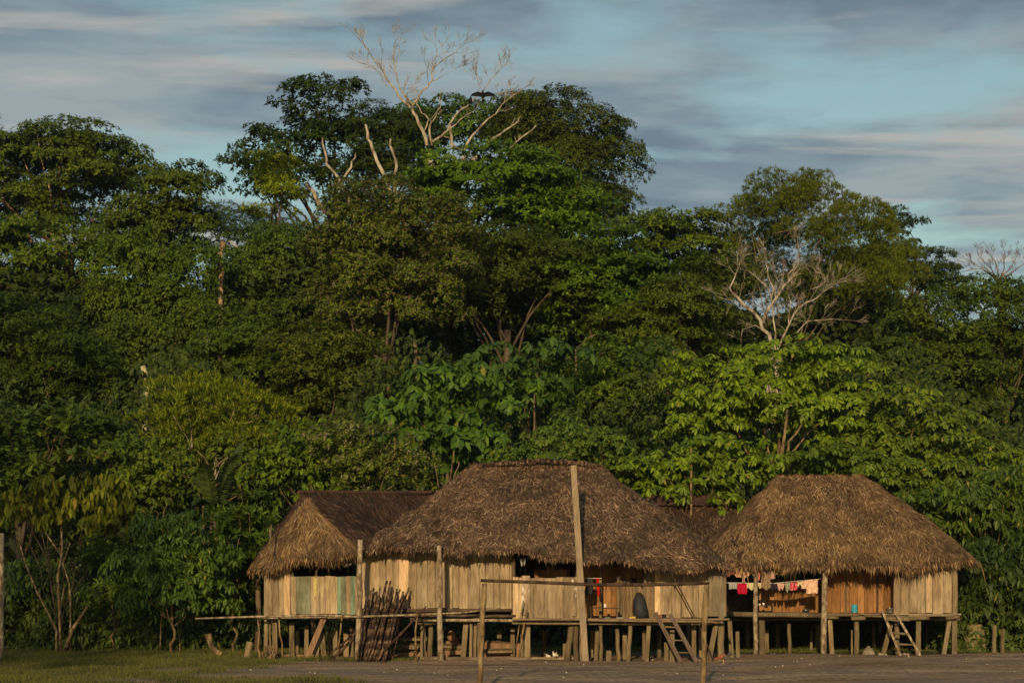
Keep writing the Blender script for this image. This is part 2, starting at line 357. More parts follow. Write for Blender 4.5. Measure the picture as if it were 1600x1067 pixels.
STY = dict(  # leaf length, width, leaves per twig, droop, clump size px-free (m), big leaf, flatten, material
    fine=(0.24, 0.11, 7, 0.25, 1.0, False, 0.62, 'leaf'),
    fine_flower=(0.23, 0.12, 7, 0.15, 0.8, False, 0.8, 'leaf_flower'),
    fine_white=(0.20, 0.07, 8, 0.1, 0.55, False, 0.7, 'leaf_white'),
    broad=(0.36, 0.17, 7, 0.5, 1.15, False, 0.42, 'leaf'),
    spray=(0.34, 0.11, 9, 0.35, 1.2, False, 0.25, 'leaf'),
    umbrella=(0.27, 0.12, 9, 1.25, 0.75, True, 0.42, 'leaf_big'),
    palmate=(0.46, 0.20, 10, 1.3, 0.85, True, 0.35, 'leaf_big'),
    hang=(0.33, 0.095, 7, 1.4, 0.7, True, 0.7, 'leaf_big'),
    yellow=(0.38, 0.14, 6, 3.0, 0.45, True, 0.9, 'leaf_yellow'),
    feather=(0.30, 0.05, 9, 0.1, 0.7, False, 0.9, 'leaf'),
    vine=(0.24, 0.14, 6, 1.3, 0.7, False, 1.3, 'leaf'),
)
def unit(n, rng):
    v = rng.normal(size=(n, 3)); return v / np.linalg.norm(v, axis=1, keepdims=True)

def twig_leaves(rng, tips, axis, style, scale=1.0):
    Lf, Wf, k, droop, _, big, _, _ = STY[style]
    n = len(tips); T = np.repeat(tips, k, 0); A = np.repeat(axis, k, 0)
    ref = unit(n * k, rng); rad = np.cross(A, ref); rad /= (np.linalg.norm(rad, axis=1, keepdims=True) + 1e-9)
    d = rad * 1.0 + A * rng.uniform(0.05, 0.9, (n * k, 1)); d[:, 2] -= droop * rng.uniform(0.4, 1.1, n * k)
    if style == 'feather': d = rad * 0.6 + A * 1.0 + unit(n * k, rng) * 0.3
    nrm = A * 1.0 + unit(n * k, rng) * 0.5; nrm[:, 2] += 0.35
    if droop > 0.9: nrm = nrm * 0.5 + rad * 0.2 + np.array([0, -0.35, 0.3])[None, :] * rng.uniform(0, 1.2, (n * k, 1))
    L = Lf * scale * rng.uniform(0.65, 1.25, n * k); Wd = Wf * scale * rng.uniform(0.7, 1.2, n * k)
    c = T + d * 0.02 + unit(n * k, rng) * 0.10 * scale * rng.uniform(0.2, 1, (n * k, 1))
    return leaf_arrays(c, d, nrm, L, Wd, 0.22, 0.12 if droop < 0.9 else 0.28, big)

def crown(rng, lobes, style, cover, clump=1.0, sparse=1.0, scale=1.0):
    """lobes: list of (centre, radii). returns leaf mesh arrays and the clump centres"""
    Lf, Wf, k, droop, cr, big, flat, _ = STY[style]
    Vs, Fs, cents, base = [], [], [], 0
    cr = cr * clump
    for c, r in lobes:
        c = np.array(c); r = np.array(r)
        area = math.pi * r[0] * r[2]; nleaf = cover * area / (0.5 * Lf * Wf * scale * scale)
        surf = 4 * math.pi * ((r[0] * r[1]) ** 1.6 / 3 + (r[0] * r[2]) ** 1.6 / 3 + (r[1] * r[2]) ** 1.6 / 3) ** (1 / 1.6)
        ncl = max(5, int(1.25 * surf / (math.pi * cr * cr * 0.8) * sparse))
        u = unit(ncl, rng); u[:, 2] = np.where(u[:, 2] < -0.45, -u[:, 2] * 0.6, u[:, 2]); u /= np.linalg.norm(u, axis=1, keepdims=True)
        bump = 1 + 0.13 * np.sin(u[:, 0] * 5 + c[0]) * np.cos(u[:, 2] * 6 + c[2]) 
        rr = rng.uniform(0.72, 1.04, ncl) * bump; rr[: ncl // 5] *= rng.uniform(0.4, 0.85, ncl // 5)
        cc = c + u * r * rr[:, None]
        cs = cr * rng.uniform(0.6, 1.35, ncl)
        ntw = int(nleaf / k); w = cs ** 2; w /= w.sum()
        own = rng.choice(ncl, ntw, p=w)
        q = unit(ntw, rng); q[:, 2] = np.where(q[:, 2] < -0.25, -q[:, 2], q[:, 2])
        q = q + u[own] * 0.35; q /= np.linalg.norm(q, axis=1, keepdims=True)
        rad = rng.uniform(0.55, 1.0, ntw) ** 0.6
        tips = cc[own] + q * (cs[own] * rad)[:, None] * np.array([1, 1, flat])
        axis = q * 0.8 + np.array([0, 0, 0.45]) + u[own] * 0.3; axis /= np.linalg.norm(axis, axis=1, keepdims=True)
        ok = tips[:, 2] > 0.15; tips = tips[ok]; axis = axis[ok]
        V, Fc = twig_leaves(rng, tips, axis, style, scale)
        Vs.append(V); Fs.append(Fc + base); base += len(V); cents.append(cc)
    return np.concatenate(Vs), np.concatenate(Fs), np.concatenate(cents)

def lobe(px, py, rx, ry, D, depth=None):
    p = P(px, py, D); s = D / F
    return ((p.x, p.y, p.z), (rx * s, (depth if depth else max(rx, ry) * 0.85) * s, ry * s))

def limbs(mb, rng, base, fork, tips, r0, amp=0.25, n=6, trunk_r=None):
    """trunk to the fork, then limbs sweeping to each tip"""
    base, fork = Vector(base), Vector(fork); tr = trunk_r or r0 * .75
    hgt = (fork - base).length
    mb.tube(wob(base, fork, 6, amp * 0.5), [tr * (1.25 - 0.45 * i / 6) for i in range(7)], n=8, rough=0.06)
    for t in tips:
        t = Vector(t); k = random.uniform(0.72, 1.0); st = base.lerp(fork, k)
        mid = st.lerp(t, 0.5) + Vector((0, 0, (t - st).length * random.uniform(-0.02, 0.16)))
        a = wob(st, mid, 3, amp); b = wob(mid, t, 3, amp)[1:]; pts = a + b
        mb.tube(pts, [max(0.015, r0 * 0.32 * (1 - 0.88 * i / (len(pts) - 1))) for i in range(len(pts))], n=n, rough=0.05)

def tree(name, label, cat, D, lobes_px, style, col, cover=5.0, trunk=None, bark='bark_dark', r0=0.28, nlimb=7, clump=1.0, sparse=1.0,
         scale=1.0, seed=0, fork=None, twigs=0, limb_px=(), limb_mat='bark_pale', group='trees of the forest edge', skirt=1):
    rng = np.random.default_rng(seed + 100); random.seed(seed + 5)
    if skirt:      # the crown carries on downwards, its lower boughs set back and in one another's way
        lobes_px = list(lobes_px) + [(l[0] + rng.uniform(-.2, .2) * l[2], l[1] + l[3] * 1.0, l[2] * .85, l[3] * .8, 1.2) for l in lobes_px[::2]]
    lobes = [lobe(*l, D if len(l) == 4 else D + l[4]) if len(l) == 4 else lobe(l[0], l[1], l[2], l[3], D + l[4]) for l in lobes_px]
    xs = sum(l[0][0] for l in lobes) / len(lobes); zs = min(l[0][2] - l[1][2] for l in lobes); ym = sum(l[0][1] for l in lobes) / len(lobes)
    bx = (trunk - 800) / F * D if trunk is not None else xs
    root = thing(name, label, cat, (bx, ym, 0), group)
    if D > 90: scale *= .70; cover *= 1.4; sparse *= 1.35
    V, Fc, cents = crown(rng, lobes, style, cover, clump, sparse, scale)
    off = np.array([bx, ym, 0]); o = np_mesh('crown', V - off, Fc, MAT[STY[style][7]], root); o.color = (*col, 1)
    mb = MB()
    fz = P(0, fork, D).z if fork else max(1.2, zs + 0.15 * (lobes[0][0][2] - zs))
    fk = Vector((bx + (xs - bx) * 0.4, ym, fz)) - Vector(off)
    sel = rng.choice(len(cents), min(nlimb, len(cents)), replace=False)
    limbs(mb, rng, (0, 0, -0.1), fk, [Vector(cents[i] - off) for i in sel], r0)
    if twigs:
        for i in rng.choice(len(cents), min(twigs, len(cents))):
            c0 = Vector(cents[i] - off)
            for j in range(3):
                e = c0 + Vector(rng.normal(size=3)) * 0.9; mb.tube(wob(c0, e, 2, 0.1), [0.035, 0.025, 0.012], n=4, cap=False)
    mb.build('trunk', MAT[bark], root, smooth=True)
    for pts, ra, rb in limb_px:
        ra *= .68; rb *= .8
        mb = MB(); q = [fk + Vector((0, .5, -1))] + [P(x, y, D + dd) - Vector(off) for x, y, dd in pts]; q = [q[0]] + [a_.lerp(b_, t_) + Vector(rng.normal(0, .035, 3)) for a_, b_ in zip(q, q[1:]) for t_ in (.33, .66, 1)]; n_ = len(q)
        mb.tube(q, [ra + (rb - ra) * i / (n_ - 1) for i in range(n_)], n=8, rough=.06); mb.build('limb', MAT[limb_mat], root, smooth=True)
    return root
# ------------------------------------------------------------------ huts
PX = 1 / F
def plank_wall(name, a, b, z0, z1, mat, parent, w=0.2, th=0.035, top_jit=0.03, bot_jit=0.02, rnd=None, only=None, gap=0.012):
    """upright boards between plan points a and b; uneven widths, tops and set-backs"""
    rnd = rnd or random.Random(int(abs(a[0] * 77 + z1 * 13)))
    a = Vector((a[0], a[1], 0)); b = Vector((b[0], b[1], 0)); d = b - a; Ltot = d.length; d.normalize(); n = Vector((-d.y, d.x, 0))
    mb = MB(); s = 0.0
    while s < Ltot - 0.04:
        ww = min(w * rnd.uniform(0.65, 1.35), Ltot - s); t = th * rnd.uniform(0.8, 1.2)
        za = z0 + rnd.uniform(-bot_jit, bot_jit); zb = z1 + rnd.uniform(-top_jit, top_jit)
        c = a + d * (s + ww / 2) + n * rnd.uniform(-0.008, 0.008); c.z = (za + zb) / 2
        tl = rnd.uniform(-0.004, 0.004)
        mb.box(c, d * ((ww - gap) / 2), n * (t / 2), Vector((d.x * tl, d.y * tl, 1)) * ((zb - za) / 2))
        s += ww
    return mb.build(name, mat, parent)
def xz(px, D): return (px - 800) * D * PX
def zz(py, D): return EYE + (HZ - py) * D * PX
def board(parent, name, px0, px1, py0, py1, D, mat, th=0.04):
    mb = MB(); x0, x1 = xz(px0, D), xz(px1, D); z0, z1 = zz(py1, D), zz(py0, D)
    mb.box(((x0 + x1) / 2, D, (z0 + z1) / 2), ((x1 - x0) / 2, 0, 0), (0, th / 2, 0), (0, 0, (z1 - z0) / 2)); return mb.build(name, MAT[mat], parent)
def stilt(parent, x0, y0, x1, y1, w, D, round_=False, mat='stilt', name='stilt', ground=True):
    """a stilt from (x0,y0) at the deck to (x1,y1) at its foot, w photo pixels wide; reaches the ground"""
    a = P(x0, y0, D); b = P(x1, y1, D)
    if ground: b.z = -0.08
    ww = w * D * PX; mb = MB()
    if round_: mb.tube(wob(b, a, 5, 0.02), [ww / 2 * k for k in (1.08, 1.02, 1, 1.0, .97, .95)], n=9, rough=0.07)
    else:
        pts = wob(b, a, 3, 0.012)
        for i in range(3):
            pass
        mb.beam(b, a, ww, ww * 0.8, taper=0.95)
    return mb.build(name, MAT[mat], parent, smooth=round_)

def thatch_roof(parent, ring, mat, n_strand, n_fringe, sag=0.0, name='roof', L=(0.22, 0.5), seed=1, jit=0.45, body='thatch_under', wd=(0.014, 0.032), fringe_len=(0.18, 0.42)):
    """ring: closed list of (eave point, ridge point) pairs going round the hut"""
    rng = np.random.default_rng(seed); m = len(ring)
    E = np.array([tuple(e) for e, r in ring]); R = np.array([tuple(r) for e, r in ring])
    NV = 8
    def surf(u, v):
        i = np.floor(u).astype(int) % m; j = (i + 1) % m; t = (u - np.floor(u))[:, None]
        e = E[i] * (1 - t) + E[j] * t; r = R[i] * (1 - t) + R[j] * t; v = v[:, None]
        p = e * (1 - v) + r * v
        p[:, 2] += sag * np.sin(np.pi * v[:, 0]); k_ = (1 - v[:, 0]) ** .5; p[:, 2] += k_ * (0.06 * np.sin(p[:, 0] * 2.1 + p[:, 1]) + 0.05 * np.sin(p[:, 0] * 4.7 + v[:, 0] * 9)) + .02 * np.sin(p[:, 0] * 9)
        return p
    # body: outer shell, inner shell, closed at the eave
    K = m * 5; us = np.arange(K) / 5; mb = MB(); vs = []
    for j in range(NV + 1):
        vs += [tuple(p) for p in surf(us.astype(float), np.full(K, j / NV))]
    nv = len(vs)
    for j in range(NV + 1):
        q = surf(us.astype(float), np.full(K, j / NV)); q[:, 2] -= 0.16; vs += [tuple(p) for p in q]
    fs = []
    for j in range(NV):
        for i in range(K):
            i2 = (i + 1) % K
            fs.append((j * K + i, j * K + i2, (j + 1) * K + i2, (j + 1) * K + i)); fs.append((nv + j * K + i, nv + (j + 1) * K + i, nv + (j + 1) * K + i2, nv + j * K + i2))
    for i in range(K):
        i2 = (i + 1) % K; fs.append((i, nv + i, nv + i2, i2))
    mb.v = vs; mb.f = fs; roof = mb.build(name, MAT[body], parent)
    # strands laid down the slope
    seg = np.linalg.norm(np.roll(E, -1, 0) - E, axis=1); seg = seg * 0.65 + np.linalg.norm(np.roll(R, -1, 0) - R, axis=1) * 0.35; cum = seg / seg.sum()
    def sample_u(n):
        i = rng.choice(m, n, p=cum); return i + rng.uniform(0, 1, n)
    u = sample_u(n_strand); v = 1 - np.sqrt(rng.uniform(0.0, 1, n_strand)) ; v = np.clip(v * 1.02 + rng.uniform(-0.02, 0.02, n_strand), 0, 1)
    v = np.where(rng.uniform(size=n_strand) < 0.4, rng.uniform(0, 1, n_strand), v)
    p = surf(u, v); p1 = surf(u, np.clip(v - 0.04, -0.1, 1)); p2 = surf(u + 0.02, v)
    dn = p1 - p; dn[:, 2] -= 1e-5; dn /= np.linalg.norm(dn, axis=1, keepdims=True) + 1e-9
    sd = p2 - p; sd /= np.linalg.norm(sd, axis=1, keepdims=True) + 1e-9
    nr = np.cross(sd, dn); nr *= np.sign(nr[:, 2:3] + 1e-9)
    a = rng.normal(0, jit, n_strand)[:, None]
    # neighbouring fronds lie the same way
    a = a * 0.75 + 0.5 * np.sin(p[:, 0:1] * 1.7 + 2.3 * v[:, None] * 3) * 0.5
    d = dn * np.cos(a) + sd * np.sin(a) + nr * rng.uniform(-0.02, 0.11, (n_strand, 1))
    Ln = rng.uniform(*L, n_strand); W = rng.uniform(*wd, n_strand)
    c = p + nr * rng.uniform(0.0, 0.05, (n_strand, 1)) - d * Ln[:, None] * 0.5
    V1, F1 = leaf_arrays(c, d, nr + unit(n_strand, rng) * 0.35, Ln, W, 0.3, 0.05)
    u = sample_u(n_fringe); v = rng.uniform(-0.012, 0.05, n_fringe); p = surf(u, v); p1 = surf(u, v - 0.04); dn = p1 - p; dn /= np.linalg.norm(dn, axis=1, keepdims=True)
    d = dn * rng.uniform(0.1, 1.0, (n_fringe, 1)) + np.array([0, 0, -0.9]) + unit(n_fringe, rng) * 0.35
    tuft = 0.8 + 0.4 * np.sin(u * 19.0) * np.sin(u * 53.0) + .3 * rng.normal(size=n_fringe) ** 2 * .3
    Ln = rng.uniform(*fringe_len, n_fringe) * tuft
    c = p + unit(n_fringe, rng) * 0.05 + dn * rng.uniform(-.05, .1, (n_fringe, 1))
    V2, F2 = leaf_arrays(c, d, dn * 0.5 + np.array([0, 0, 1]) * 0.3 + unit(n_fringe, rng) * 0.4, Ln, rng.uniform(wd[0], wd[1] * 1.3, n_fringe), 0.3, 0.05)
    np_mesh('thatch_layer', np.concatenate([V1, V2]), np.concatenate([F1, F2 + len(V1)]), MAT[mat], roof)
    return roof

def ring_pts(eaves, ridge_l, ridge_r):
    """eaves: list of Vectors counter-clockwise with a ridge weight 0..1 along the ridge"""
    return [(e, Vector(ridge_l).lerp(Vector(ridge_r), t)) for e, t in eaves]

# ---- main hut
def main_hut():
    root = thing('stilt_hut', 'largest stilt hut in the middle with a broad dark brown thatched roof', 'hut', (0, 60, 0))
    rl, rr = P(738, 727, 61.6), P(938, 729, 61.6)
    fe = [((566, 856, 58.6), 0), ((640, 856, 58.2), 0.05), ((720, 857, 58.2), 0.2), ((800, 859, 58.1), 0.4), ((860, 866, 57.9), 0.6), ((905, 870, 57.8), 0.75), ((960, 874, 57.7), 0.9), ((1030, 882, 57.6), 1), ((1100, 886, 57.7), 1), ((1136, 880, 58.4), 1)]
    ev = [(P(*p), t) for p, t in fe]
    xr, xl = P(1136, 880, 58.4).x, P(566, 860, 58.6).x
    ev += [(Vector((xr + 0.15, 60.5, 3.0)), 1), (Vector((xr + 0.1, 63.5, 3.0)), 1), (Vector((xr - 0.6, 65.2, 3.0)), 1), (Vector((3, 65.6, 3.0)), 0.9), (Vector((0, 65.6, 3.0)), 0.5),
           (Vector((-3, 65.6, 3.0)), 0.1), (Vector((xl + 0.5, 65.2, 3.0)), 0), (Vector((xl - 0.1, 63.5, 3.1)), 0), (Vector((xl - 0.1, 60.6, 3.1)), 0)]
    roof = thatch_roof(root, ring_pts(ev, rl, rr), 'thatch_brown', 95000, 13000, sag=0.0, seed=3, jit=0.85, L=(.16, .36), fringe_len=(.07, .22), wd=(.02, .042))
    mb = MB(); pts = [P(x, y, 61.5) for x, y in ((740, 729), (780, 725), (830, 722), (850, 720), (880, 722), (915, 725), (938, 731))]
    fin = [pts[i].lerp(pts[i + 1], t) for i in range(len(pts) - 1) for t in (0, .25, .5, .75)]
    mb.tube(fin, [0.07 + .03 * random.random() for _ in fin], n=9, rough=0.25)
    mb.build('ridge_log', MAT['bundle'], roof)
    # walls
    plank_wall('wall', (xz(566, 59.4), 59.4), (xz(801, 59.2), 59.2), zz(950, 59.3), zz(856, 59.3), MAT['wall'], root, w=0.25)
    plank_wall('wall', (xz(801, 58.7), 58.7), (xz(908, 58.6), 58.6), zz(966, 58.7), zz(902, 58.7), MAT['wall'], root, w=0.26, top_jit=0.02)
    board(root, 'whitewashed_board', 815, 828, 899, 961, 58.62, 'white_worn'); board(root, 'whitewashed_board', 893, 901, 905, 962, 58.55, 'white_worn')
    plank_wall('wall', (xz(905, 60.3), 60.3), (xz(1012, 60.2), 60.2), zz(968, 60.3), zz(880, 60.3), MAT['wall_orange'], root, w=0.2)
    plank_wall('wall', (xz(1008, 59.2), 59.2), (xz(1106, 59.0), 59.0), zz(965, 59.1), zz(878, 59.1), MAT['wall'], root, w=0.26)
    plank_wall('wall', (xz(1105, 58.9), 58.9), (xz(1134, 59.15), 59.15), zz(962, 59), zz(878, 59), MAT['wall_grey'], root, w=0.5, gap=0.004)
    plank_wall('wall', (xz(1134, 59.2) , 59.25), (xz(1134, 59.2), 64.8), 1.25, 3.1, MAT['wall_grey'], root)
    plank_wall('wall', (xz(566, 59.4), 64.9), (xz(566, 59.4), 59.5), 1.4, 3.1, MAT['wall_grey'], root)
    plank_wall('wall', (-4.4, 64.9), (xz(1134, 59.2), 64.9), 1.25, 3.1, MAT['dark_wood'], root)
    plank_wall('inner_wall', (xz(835, 60.6), 60.6), (xz(890, 60.6), 60.6), 1.3, zz(888, 60.6), MAT['wall_orange'], root, top_jit=0.06)
    plank_wall('slat_door', (xz(968, 60.05), 60.05), (xz(1012, 60.05), 60.05), zz(967, 60), zz(905, 60), MAT['wall_grey'], root, w=0.085, gap=0.028, top_jit=0.03, th=0.02)
    for px, py0, py1, w, D in ((802, 872, 960, 6, 59.0), (902, 878, 968, 5, 58.75), (938, 872, 968, 4, 59.6), (966, 872, 968, 4, 59.7), (1007, 880, 966, 4, 59.1)):
        stilt(root, px, py0, px, py1, w, D, False, 'stilt', 'post', False)
    # deck
    mb = MB(); y = 57.95
    while y < 64.8:
        mb.box(((xz(800, 59) + xz(1134, 59)) / 2, y, 1.19), (3.15, 0, 0), (0, 0.085, 0), (0, 0, 0.025)); y += 0.185
    mb.build('deck', MAT['deck'], root)
    mb = MB(); y = 59.0
    while y < 64.8:
        mb.box((xz(683, 59), y, 1.47), (2.22, 0, 0), (0, 0.085, 0), (0, 0, 0.025)); y += 0.19
    mb.build('deck', MAT['deck'], root)
    for (x0, y0, x1, y1, D, r) in ((566, 955, 812, 953, 58.9, .05), (560, 961, 806, 962, 58.7, .045), (640, 968, 905, 970, 58.6, .045), (810, 968, 912, 971, 58.3, .045),
                                    (800, 973, 1112, 974, 58.25, .04), (905, 968, 1115, 971, 57.9, .04), (1080, 973, 1130, 970, 58.1, .06), (560, 958, 700, 957, 59.0, .04)):
        mb = MB(); mb.tube(wob(P(x0, y0, D), P(x1, y1, D), 6, 0.03), r, n=7, rough=0.1); mb.build('floor_beam', MAT['dark_wood'] if y0 < 966 else MAT['pole'] if r > .042 else MAT['stilt'], root, smooth=True)
    for px0, px1, py, D in ((652, 681, 972, 58.9), (714, 750, 969, 58.8)):
        mb = MB(); mb.tube([P(px0, py, D), P((px0 + px1) / 2, py + 1, D), P(px1, py - 1, D)], 0.06, n=7, rough=.1); mb.build('cap_log', MAT['stilt'], root)
    for s in ((661, 974, 661, 1027, 8, 59.2, 0), (673, 974, 672, 1027, 8.5, 59.3, 1), (728, 974, 723, 1028, 8, 59.1, 0), (736, 974, 735, 1028, 5.5, 59.0, 1), (743, 973, 741, 1028, 5, 59.2, 0), (749, 968, 749, 1028, 6, 58.8, 0),
              (801, 980, 801, 1010, 7, 60.5, 0), (824, 970, 824, 1028, 9, 58.7, 0), (815, 970, 816, 1028, 5, 60.5, 0), (893, 972, 886, 1030, 10, 58.6, 1), (900, 972, 900, 1030, 8, 58.5, 1), (908, 975, 908, 1030, 5, 58.9, 0),
              (882, 1005, 882, 1030, 5, 58.9, 0), (933, 982, 931, 1028, 6, 59.2, 0), (938, 973, 939, 1030, 5.5, 58.4, 1), (964, 982, 967, 1030, 6.5, 58.6, 1), (976, 990, 976, 1030, 7, 59.8, 0), (985, 974, 982, 1030, 7, 58.4, 1),
              (951, 1016, 951, 1030, 8, 58.7, 0), (1006, 984, 1006, 1028, 5, 59.4, 0), (1014, 972, 1010, 1030, 6.5, 58.4, 0), (1041, 1003, 1041, 1028, 7, 58.9, 0), (1050, 984, 1050, 1030, 7.5, 58.6, 0),
              (1084, 973, 1084, 1022, 7, 58.9, 0), (1119, 972, 1107, 1030, 8, 58.5, 0), (1127, 962, 1126, 1030, 11, 58.6, 1), (1140, 970, 1143, 1022, 7, 61.5, 0), (1152, 986, 1153, 1021, 6, 63.0, 0),
              (690, 985, 690, 1020, 7, 61.5, 0), (636, 985, 636, 1020, 8, 62, 0), (707, 990, 707, 1020, 9, 61.8, 0), (780, 985, 780, 1020, 7, 62.3, 0), (850, 985, 850, 1020, 7, 62.6, 1), (925, 985, 925, 1020, 7, 62, 0), (1030, 985, 1030, 1020, 7, 62, 1), (600, 985, 600, 1020, 8, 61, 0), (1095, 985, 1095, 1020, 7, 62, 0)):
        stilt(root, *s[:6], bool(s[6]))
    # forked stick leaning on the half wall, brace and its twin at the right corner
    for pts, r, D in (([(818, 938), (813, 965), (806, 1012)], .022, 58.3), ([(823, 952), (817, 985), (811, 1030)], .03, 58.2)):
        mb = MB(); mb.tube([P(x, y, D) for x, y in pts], r, n=6, rough=.12); mb.build('prop_stick', MAT['goal'], root, smooth=True)
    mb = MB(); mb.tube([P(1040, 880, 57.95), P(1065, 925, 58.1), P(1090, 972, 58.1), P(1114, 1028, 57.9)], [.02, .02, .018, .014], n=6); mb.build('brace_stick', MAT['goal_bar'], root)
    mb = MB(); mb.box(P(1028, 891, 59.0), (0.05, 0, 0.004), (0, 0.012, 0), (0, 0, 0.045)); mb.build('wall_tag', MAT['paper'], root)
    mb = MB(); pts = [P(x, y, 59.95) for x, y in ((967, 906), (980, 904), (990, 905), (1001, 903.5), (1014, 904))]; mb.tube(pts, 0.008, n=5); mb.build('wall_cord', MAT['goal_bar'], root)
    return root

def left_hut():
    root = thing('stilt_hut', 'small stilt hut at the left with green boards in its half wall', 'hut', (-6, 61, 0))
    A = P(474, 771, 62.2); B = P(668, 770, 67.5)
    ev = [(P(397, 880, 60.0), 0), (P(440, 880, 59.5), 0), (P(490, 868, 59.4), 0), (P(535, 863, 59.5), 0), (P(572, 856, 60.0), 0), (Vector((-3.3, 63.2, 3.15)), .5), (Vector((-1.6, 66.0, 3.2)), 1), (Vector((-2.4, 70.0, 3.3)), 1),
          (Vector((-5.0, 70, 3.3)), 1), (Vector((-7.6, 66.5, 3.1)), .4), (Vector((-8.1, 63, 2.95)), 0)]
    roof = thatch_roof(root, ring_pts(ev, A, B), 'thatch_dark', 26000, 1800, seed=5, jit=0.5)
    # golden front: a second layer over the front hip, rising to a small gable peak
    ap = P(484, 786, 61.15); ap2 = P(478, 784, 61.2)
    fr = [(P(392, 885, 59.75), ap2), (P(420, 887, 59.4), ap2), (P(455, 878, 59.25), ap), (P(490, 869, 59.2), ap), (P(525, 866, 59.3), ap), (P(562, 858, 59.7), ap)]
    bk = [(e + Vector((0, 0.25, -0.05)), r + Vector((0, 0.25, -0.05))) for e, r in fr[::-1]]
    thatch_roof(root, fr + bk, 'thatch_gold', 15000, 2600, seed=8, jit=0.4, name='gable_thatch', L=(0.25, 0.6), fringe_len=(.12, .28))
    mb = MB(); mb.tube([A + Vector((-0.15, 0, 0.03)), A.lerp(B, .3) + Vector((0, 0, .03)), A.lerp(B, .65) + Vector((0, 0, .0)), B + Vector((0.1, 0, 0.02))], 0.07, n=7, rough=.1); mb.build('ridge_log', MAT['thatch_dark'], roof)
    mb = MB(); mb.tube([P(421, 862, 59.1), P(424, 820, 59.6)], .02, n=5); mb.tube([P(424, 863, 59.1), P(421, 824, 59.6)], .018, n=5); mb.build('thatch_sticks', MAT['stilt'], root)
    D = 60.0
    plank_wall('wall', (xz(413, D), D), (xz(454, D), D), zz(961, D), zz(885, D), MAT['wall'], root, w=.2)
    board(root, 'new_board', 444, 453, 885, 960.5, D - .04, 'wall_new')
    x = 454
    for w, mt in ((9, 'wall'), (6, 'teal_dull'), (9, 'teal_dull'), (8, 'teal_dull'), (9, 'wall'), (5, 'wall'), (8, 'wall'), (8, 'wall'), (8, 'wall'), (3, 'wall'), (6, 'teal'), (8, 'teal_dull'), (7, 'wall'), (7, 'teal'), (6, 'wall'), (5, 'wall')):
        board(root, 'wall_board', x + .15, x + w - .15, 900 + random.uniform(-.8, .8), 959 + random.uniform(-.8, .8), D + random.uniform(-.01, .01), mt); x += w
    board(root, 'yellow_patch', 490, 495, 903, 930, D - .035, 'yellow', .01)
    plank_wall('wall', (xz(413, D), 66), (xz(413, D), D + .03), 1.3, 2.8, MAT['wall_grey'], root)
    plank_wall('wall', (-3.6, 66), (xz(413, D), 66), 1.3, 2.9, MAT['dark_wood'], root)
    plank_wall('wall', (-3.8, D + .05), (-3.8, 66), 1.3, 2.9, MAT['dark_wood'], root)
    for px, a, b, w in ((494, 872, 962, 3), (457, 880, 962, 4), (566, 866, 968, 5)): stilt(root, px, a, px, b, w, D + .1, False, 'stilt', 'post', False)
    mb = MB(); mb.tube([P(400, 880, D - .1), P(570, 866, D - .1)], .04, n=7); mb.build('eave_pole', MAT['stilt'], root)
    mb = MB(); y = 59.75
    while y < 66: mb.box((xz(487, D), y, 1.26), (1.45, 0, 0), (0, .08, 0), (0, 0, .025)); y += .18
    mb.build('deck', MAT['deck'], root)
    for a, b in (((412, 966, 59.7), (562, 963, 59.6)), ((405, 963.5, 59.85), (566, 967, 59.9))):
        mb = MB(); mb.tube(wob(P(*a), P(*b), 5, .02), .042, n=7, rough=.1); mb.build('floor_beam', MAT['pole'], root, smooth=True)
    for s in ((416, 966, 415, 1018, 6, 60.1, 0), (421.5, 966, 421.5, 1020, 3.5, 60.2, 1), (429, 966, 430, 1022, 8, 60, 0), (456, 972, 456.5, 1024, 8, 60.4, 0), (479, 977, 479, 1022, 6.5, 61, 0), (497, 990, 493, 1034, 8, 59.9, 0), (503, 990, 507, 1034, 8, 59.95, 0),
              (524, 985, 524, 1022, 7, 61, 0), (541, 988, 541, 1024, 8, 61.4, 0), (550, 979, 550, 1020, 6, 61.2, 0), (465, 985, 465, 1018, 6, 63.5, 0), (430, 985, 430, 1018, 6, 64, 0), (515, 985, 515, 1018, 6, 64.5, 0)):
        stilt(root, *s[:6], bool(s[6]))
    board(root, 'foot_board', 430, 508, 1022, 1035, 60.6, 'wall_brown', .06)
    for a, b, w in (((506, 966), (478, 1034), 9),): stilt(root, a[0], a[1], b[0], b[1], w, 59.5, False, 'wall_brown', 'slanting_plank')
    for pts in ([(402, 960), (405, 985), (403, 1010), (407, 1036)], [(436, 964), (437, 990), (441, 1005), (441, 1032)], [(534, 962), (532, 985), (529, 1010), (528, 1030)]):
        q = [P(x, y, 59.55) for x, y in pts]; q[-1].z = -.05
        mb = MB(); mb.tube(q, .028, n=6, rough=.15); mb.build('crooked_prop', MAT['goal'], root, smooth=True)
    return root

